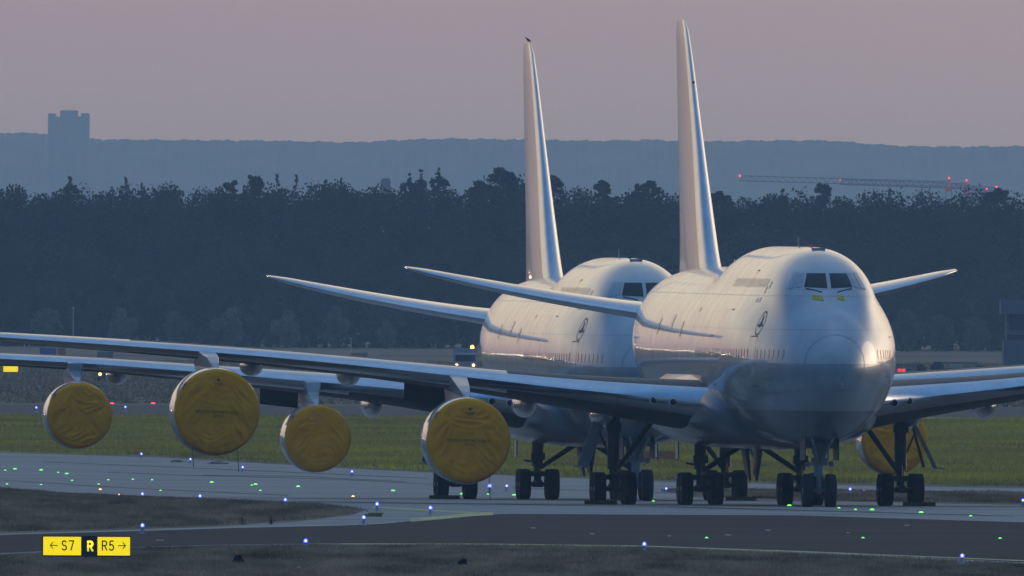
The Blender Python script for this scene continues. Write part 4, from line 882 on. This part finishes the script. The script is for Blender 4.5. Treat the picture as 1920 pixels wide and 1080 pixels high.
# ------------------------------------------------------------------ trees
def quads(C, size, r):
    n = len(C); u = r.normal(0, 1, (n, 3)); u /= np.linalg.norm(u, axis=1)[:, None]; w = r.normal(0, 1, (n, 3)); v = np.cross(u, w); v /= np.linalg.norm(v, axis=1)[:, None]
    s = size*r.uniform(.5, 1.2, (n, 1)); u = u*s; v = v*s*.7; V = np.empty((n*4, 3)); V[0::4] = C-u; V[1::4] = C+v; V[2::4] = C+u; V[3::4] = C-v; return V
def leafmesh(name, C, size, m, r):
    V = quads(C, size, r); n = len(C); me = bpy.data.meshes.new(name); me.vertices.add(n*4); me.vertices.foreach_set('co', V.ravel()); me.loops.add(n*4); me.loops.foreach_set('vertex_index', np.arange(n*4, dtype=np.int32))
    me.polygons.add(n); me.polygons.foreach_set('loop_start', np.arange(0, n*4, 4, dtype=np.int32)); me.materials.append(m); me.update(calc_edges=True); return me
def trunkmesh(h, r0, seed, top=.8):
    rr = np.random.default_rng(seed); m = MB(); p = Vector((0, 0, -.3)); k = 5
    for i in range(k):
        q = Vector((rr.normal(0, .02)*h, rr.normal(0, .02)*h, h*top*(i+1)/k)); m.tube(p, q, r0*(1-i/k*.85), r0*(1-(i+1)/k*.85), 8)
        if i >= 1:
            for _ in range(3):
                a = rr.uniform(0, 6.28); m.tube(q, q+Vector((math.cos(a)*h*.12, math.sin(a)*h*.12, h*.10)), r0*.22*(1-i/k*.6), .001, 5)
        p = q
    me = bpy.data.meshes.new('trunk'); me.from_pydata(m.v, [], m.f); me.materials.append(M['bark']); return me
def broad(seed, w=.26, zc_=.60, zr=.40, n=9000, lobes=22, mt='leaf', size=.0125):   # unit height
    r = np.random.default_rng(seed); L_ = []; 
    for i in range(lobes):
        a = r.uniform(0, 6.28); e = r.uniform(-1, 1); rad = math.sqrt(max(0, 1-e*e))*r.uniform(.35, .85); L_.append((math.cos(a)*rad*w, math.sin(a)*rad*w, zc_+e*zr*.78, r.uniform(.28, .5)*w))
    L_.append((0, 0, zc_+zr*.7, w*.35)); C = []
    for i in range(n):
        l = L_[r.integers(len(L_))]; d = r.normal(0, 1, 3); d /= np.linalg.norm(d); q = l[3]*r.uniform(.55, 1.08); C.append((l[0]+d[0]*q, l[1]+d[1]*q, l[2]+d[2]*q*1.1))
    return leafmesh('crown', np.array(C), size, M[mt], r)
def conifer(seed, w=.17, n=3600, z0=.18, gap=0.0, mt='needle'):
    r = np.random.default_rng(seed); C = []; tiers = 15
    for t in range(tiers):
        z = z0+(1-z0)*t/tiers; rad = w*(1-(z-z0)/(1-z0))**.55*r.uniform(.75, 1.15)+.008
        for b_ in range(r.integers(5, 9)):
            if r.uniform() < gap: continue
            a = r.uniform(0, 6.28); L0 = rad*r.uniform(.6, 1.25)
            for q in range(int(n/tiers/7)):
                u = r.uniform(0, 1)**.8; C.append((math.cos(a)*L0*u+r.normal(0, .008), math.sin(a)*L0*u+r.normal(0, .008), z-.05*u+r.normal(0, .010)+.02*u*u))
    for q in range(30): C.append((r.normal(0, .004), r.normal(0, .004), .93+r.uniform(0, .07)))
    return leafmesh('crown', np.array(C), .011, M[mt], r)
def pine(seed):      # bare trunk with flat, separate tufts: stands above the canopy
    r = np.random.default_rng(seed); C = []
    lean = r.uniform(-.03, .03)
    for i in range(34):
        z = r.uniform(.72, .99); a = r.uniform(0, 6.28); d = r.uniform(.005, .10)*(1.10-z)*3.6; cx, cy = math.cos(a)*d+lean*(z-.7)*4, math.sin(a)*d; q = r.uniform(.008, .019)
        P_ = r.normal(0, 1, (140, 3)); P_ /= np.linalg.norm(P_, axis=1)[:, None]; P_ *= r.uniform(.2, 1.3, (140, 1)); C += list(P_*np.array([q*1.3, q*1.3, q*.95])+np.array([cx, cy, z]))
    return leafmesh('crown', np.array(C), .010, M['needle'], r)
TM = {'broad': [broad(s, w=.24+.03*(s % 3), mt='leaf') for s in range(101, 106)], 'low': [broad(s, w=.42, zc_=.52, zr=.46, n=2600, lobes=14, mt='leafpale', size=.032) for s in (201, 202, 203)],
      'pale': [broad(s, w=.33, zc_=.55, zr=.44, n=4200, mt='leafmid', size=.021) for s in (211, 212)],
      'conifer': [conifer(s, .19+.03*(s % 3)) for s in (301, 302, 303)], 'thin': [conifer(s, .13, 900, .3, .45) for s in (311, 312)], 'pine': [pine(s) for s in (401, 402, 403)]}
TR = [trunkmesh(1.0, .016, s) for s in (1, 2)]
for m_ in TR:
    pass
def tree(kind, X, Y, h, label, group, wide=1.0, name=None):
    nm = {'broad': 'broadleaf_tree', 'low': 'young_tree', 'pale': 'broadleaf_tree', 'conifer': 'conifer_tree', 'thin': 'bare_tree', 'pine': 'pine_tree'}[kind]
    r = empty(nm, (X, Y, TZ(Y)), random.uniform(0, 6.28)); r.scale = (h*wide, h*wide, h); tag(r, label, 'tree', group)
    c = bpy.data.objects.new('crown', random.choice(TM[kind])); COL.objects.link(c); c.parent = r
    t = bpy.data.objects.new('trunk', random.choice(TR)); COL.objects.link(t); t.parent = r
    return r
sk = [(-300, 350), (0, 350), (100, 354), (200, 351), (300, 357), (425, 350), (500, 352), (600, 352), (640, 354), (720, 356), (770, 345), (860, 350), (950, 342), (1040, 348), (1060, 354), (1110, 354), (1180, 357), (1250, 366), (1330, 368), (1400, 367), (1470, 368), (1550, 356), (1600, 371), (1690, 366), (1780, 364), (1870, 358), (1920, 366), (2250, 366)]
def at_depth(px, py, Y): y = unroll(px, py); return ((px-960+(py-540)*ROLL)/F*Y, CZ-(y-HY)*Y/F)
GF = 'dark trees of the wood behind the airfield'
px = -170; k = 0
while px < 2090:      # the skyline row
    Y = 4700+random.uniform(-14, 14); X, zt = at_depth(px, np.interp(px, [a for a, b_ in sk], [b_ for a, b_ in sk])+random.uniform(-5, 11), Y)
    tree('broad', X, Y, zt-TZ(Y), 'dark tree forming the upper rim of the wood behind the airfield', GF+', top row', random.uniform(.8, 1.05)); px += random.uniform(34, 52)
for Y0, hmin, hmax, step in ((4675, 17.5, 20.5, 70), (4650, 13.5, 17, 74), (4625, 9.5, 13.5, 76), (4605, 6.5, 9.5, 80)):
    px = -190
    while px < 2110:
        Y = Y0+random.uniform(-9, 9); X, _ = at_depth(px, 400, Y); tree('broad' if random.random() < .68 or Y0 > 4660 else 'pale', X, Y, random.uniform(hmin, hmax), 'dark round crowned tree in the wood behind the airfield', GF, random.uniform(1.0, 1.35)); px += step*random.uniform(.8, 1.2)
# trees that stand above the canopy
ST = [(130, 333, 'conifer', 'pointed conifer standing above the wood at the left'), (236, 334, 'thin', 'thin wispy tree top above the wood, left'), (266, 345, 'thin', 'short wispy top right of the thin tree, left part of the wood'), (425, 342, 'pine', 'rounded pine top above the wood between the left towers of trees'),
      (482, 332, 'pine', 'leaning pine above the wood, left of two thin bare trees'), (520, 330, 'thin', 'thin open tree above the wood, left of a pair'), (556, 332, 'thin', 'thin open tree above the wood, right of a pair'), (611, 340, 'conifer', 'dark cone shaped tree above the wood left of the small square tower'),
      (640, 335, 'thin', 'slim pale tree beside the dark cone shaped one'), (768, 328, 'conifer', 'dark conifer right of the small square tower'), (790, 322, 'conifer', 'pointed conifer left of the broad dark fir'), (822, 318, 'conifer', 'broad dark fir, tallest of the group in the middle'), (905, 338, 'pine', 'spreading pine left of the rear jet fin'),
      (944, 313, 'pine', 'tall ragged pine just left of the rear jet fin'), (966, 330, 'pine', 'ragged pine touching the rear jet fin'), (1035, 332, 'pine', 'pine top just right of the rear jet fin'), (1138, 341, 'pine', 'rounded tree top midway between the fins'), (1213, 338, 'pine', 'tall tree top left of the front jet fin'), (1195, 347, 'conifer', 'lower tree top left of the front jet fin'),
      (1552, 347, 'pine', 'rounded tree top in front of the crane jib'), (1668, 358, 'thin', 'small bushy top below the crane jib'), (1870, 352, 'pine', 'tree top under the right red crane lamp'), (1350, 358, 'pine', 'tree top just right of the front jet fin'), (1468, 357, 'conifer', 'small dark top beneath the left end of the crane')]
for px, py, kd, lb in ST:
    Y = 4672+random.uniform(-6, 6); X, zt = at_depth(px, py-3, Y); tree(kd, X, Y, zt-TZ(Y), lb, 'tree tops above the wood', {'pine': 1.1, 'conifer': 1.0, 'thin': .8}[kd])
# row of young round trees before the wood
for k, (px, top, w) in enumerate([(-20, 585, 1), (85, 578, 1), (228, 577, 1.05), (330, 583, 1), (433, 576, 1.1), (540, 582, .95), (630, 575, 1), (725, 600, .9), (1700, 580, 1), (1765, 590, 1.1), (1830, 596, 1), (1130, 590, 1), (1950, 600, 1), (-100, 580, 1)]):
    Y = 4560; X, zt = at_depth(px, top, Y); lb = ['leftmost', 'second', 'third', 'fourth', 'fifth', 'sixth', 'seventh', 'eighth', 'ninth', 'tenth', 'eleventh', 'hidden', 'twelfth', 'outermost'][k]
    tree('low', X, Y, zt-TZ(Y), f'{lb} pale round young tree of the row before the wood, counted from the left', 'young trees before the wood', 1.0)
# wood carried on outside the picture on both sides, and ground cover under the trees
def woodmass(name, x0, x1, y0, y1, h, n, label, size=1.6):
    r = np.random.default_rng(9); c = np.c_[r.uniform(x0, x1, n), r.uniform(y0, y1, n), r.uniform(0, 1, n)**.6*h]
    c[:, 2] *= .75+.25*np.sin(c[:, 0]*.35)*np.sin(c[:, 0]*.13+1); me = leafmesh(name, c, size, M['leaf'], r); o = bpy.data.objects.new(name, me); COL.objects.link(o); tag(o, label, 'undergrowth', kind='stuff')
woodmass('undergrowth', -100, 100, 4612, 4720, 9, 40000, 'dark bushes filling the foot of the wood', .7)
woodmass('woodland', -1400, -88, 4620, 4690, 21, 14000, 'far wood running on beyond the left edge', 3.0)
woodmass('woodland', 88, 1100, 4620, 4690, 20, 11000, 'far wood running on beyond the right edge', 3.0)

# ------------------------------------------------------------------ distance: hill, tower block, cranes
hx = np.concatenate([np.linspace(-2800, -690, 60), np.linspace(-680, 680, 1600), np.linspace(690, 2800, 60)]); hv = []; hf = []
hp = [(-3000, 268), (-300, 250), (0, 250), (85, 251), (95, 258), (185, 262), (400, 264), (520, 265), (660, 268), (780, 262), (860, 261), (1000, 263), (1120, 265), (1230, 263), (1290, 267), (1400, 265), (1500, 264), (1560, 265), (1620, 270), (1690, 275), (1800, 276), (1920, 275), (5000, 285)]
HYD = 25000.0; r = np.random.default_rng(5)
bumps = sum(np.abs(np.sin(hx*f_+p_))*a_ for f_, p_, a_ in ((.13, 1, .7), (.29, 2, .6), (.61, .4, .5), (1.1, 3, .35)))-1.0+r.normal(0, .15, len(hx))
for j, (dy, kz) in enumerate(((-1400, 0.0), (-900, .35), (-400, .75), (-60, .96), (0, 1.0), (120, .98), (700, .5), (1200, 0))):
    for i, x in enumerate(hx):
        pxx = 960+x/HYD*F; _, zt = at_depth(pxx, np.interp(pxx, [a for a, b_ in hp], [b_ for a, b_ in hp]), HYD); hv.append((x, HYD+dy, zt*kz+(bumps[i]*1.2 if kz > .3 else 0)+0))
n = len(hx)
for j in range(7):
    for i in range(n-1): a = j*n+i; hf.append((a, a+1, a+n+1, a+n))
tag(obj('hill', hv, hf, M['hill'], None), kind='structure')
# tower block on the hill
Y = 23800; X, zt = at_depth(129, 207, Y); r_ = empty('tower_block', (X, Y, 40)); tag(r_, 'grey high rise block of three joined towers on the hill at the left', 'building')
sc = Y/F; Hc = zt-40
tb = lambda a, b_: ((a-129)*sc, (b_-129)*sc)
M['tower'] = mat('tower_concrete', (0.10, 0.11, 0.12), .8)
for a, b_, top, y0, y1 in ((90, 105, 213, 0, 9), (104.6, 113.4, 219, .3, 10), (113, 146, 207, -.6, 11), (145.6, 152.4, 218, .3, 10), (152, 168, 212, 0, 9)):
    m = MB(); x0, x1 = tb(a, b_); m.box((x0, y0, 0), (x1, y1, Hc-(top-207)*sc)); m.build('tower', M['tower'], r_)
for a, b_ in ((96, 100), (118, 122), (126, 130), (137, 141), (157, 162)):
    m = MB(); x0, x1 = tb(a, b_)
    for k in range(16): m.box((x0, -.66 if 113 < a < 146 else -.06, Hc-6-k*3.1), (x1, -.61 if 113 < a < 146 else -.01, Hc-4.4-k*3.1))
    m.build('window', M['bwin'], r_)
m = MB(); [m.tube((tb(q, q)[0], 3, Hc-1), (tb(q, q)[0], 3, Hc+hh), .25, .1, 6) for q, hh in ((121, 1.5), (127, 2.3), (133, 1.2), (138, 2.0))]; m.build('mast', M['crane'], r_)
m = MB(); [m.lathe([(Hc+hh, .3), (Hc+hh+.5, .3)], (tb(q, q)[0], 3, 0), 'z', 8) for q, hh in ((127, 2.3), (138, 2.0))]; m.build('warning_lamp', M['cranered'], r_)
# small square tower behind the wood
Y = 8700; X, zt = at_depth(723, 338, Y); m = MB(); m.box((-1.3, 0, 0), (1.3, 2.6, zt)); m.box((-1.0, .3, zt), (1.0, 2.3, zt+.5)); o = m.build('square_tower', M['tower']); o.location = (X, Y, 0); tag(o, 'small square grey tower top showing above the wood', 'building')
# tower cranes
def lattice(m, a, b_, w, h, n):
    a, b_ = Vector(a), Vector(b_); d = (b_-a)/n
    for i in range(n):
        p, q = a+d*i, a+d*(i+1)
        for y in (-w/2, w/2):
            m.tube(p+Vector((0, y, 0)), q+Vector((0, y, 0)), .15, .15, 4)
            m.tube(p+Vector((0, y, 0)), p+d*.5+Vector((0, 0, h)), .09, .09, 4); m.tube(p+d*.5+Vector((0, 0, h)), q+Vector((0, y, 0)), .09, .09, 4)
        m.tube(p+d*.5+Vector((0, 0, h)), q+d*.5+Vector((0, 0, h)), .15, .15, 4)
def crane(Y, pm, pl, pr, yj0, yj1, lb):
    X, zj = at_depth(pm, yj1, Y); r = empty('tower_crane', (X, Y, 0)); tag(r, lb, 'crane', 'tower cranes beyond the wood')
    XL, zl = at_depth(pl, yj0, Y); XR, zr = at_depth(pr, yj1+6, Y)
    m = MB(); lattice(m, (XL-X, 0, zl-.3), (-.8, 0, zj-.3), 1.3, 1.4, 26); m.build('jib', M['crane'], r)
    m = MB(); lattice(m, (.8, 0, zj-.6), (XR-X, 0, zr-.6), 1.2, .9, 7); m.box((XR-X-1.5, -.7, zr-1.6), (XR-X, .7, zr-.4)); m.build('counter_jib', M['crane'], r)
    m = MB(); [m.box((x-.09, y-.09, 0), (x+.09, y+.09, zj)) for x in (-.8, .8) for y in (-.8, .8)]
    for k in range(int(zj/1.6)): m.tube((-.8, -.8, k*1.6), (.8, -.8, k*1.6+1.6), .05, .05, 4)
    m.build('mast', M['crane'], r); m = MB(); m.tube((-.5, 0, zj-.2), (0, 0, zj+1.9), .16, .12, 6); m.tube((.5, 0, zj-.2), (0, 0, zj+1.9), .16, .12, 6); m.box((-.9, -.6, zj-1.6), (.6, .6, zj-.3)); m.build('tower_head', M['cranered'], r)
    for (x, z) in ((XL-X, zl+1.1), (XR-X, zr+.5), (0, zj+2.1)): m = MB(); m.lathe([(z-.3, .08), (z-.22, .27), (z+.22, .27), (z+.3, .08)], (x, 0, 0), 'z', 10); m.build('warning_lamp', M['cranelamp'], r)
M['cranelamp'] = mat('crane_warning_lamp', (0.8, 0.02, 0.05), 0.4, emit=(1.0, 0.05, 0.10), es=2.2)
crane(9450, 1779, 1387, 1868, 337, 348, 'long jib tower crane with red lamps beyond the wood, left end free')
crane(9700, 1812, 1575, 1850, 344, 352, 'shorter tower crane overlapping the longer jib beyond the wood')

# ------------------------------------------------------------------ haze
HZ = MB(); HZ.box((-2950, -290, -2), (2950, 28400, 135)); hz = HZ.build('haze', bpy.data.materials.new('evening_haze')); tag(hz, kind='stuff')
hm = hz.data.materials[0]; hm.use_nodes = True; t = hm.node_tree; t.nodes.clear(); o_ = t.nodes.new('ShaderNodeOutputMaterial'); v_ = t.nodes.new('ShaderNodeVolumePrincipled')
v_.inputs['Color'].default_value = (0.46, 0.71, 0.96, 1); v_.inputs['Absorption Color'].default_value = (1, 1, 1, 1); v_.inputs['Density'].default_value = 0.000068; v_.inputs['Anisotropy'].default_value = 0.25
t.links.new(v_.outputs[0], o_.inputs['Volume']); hm.cycles.homogeneous_volume = True
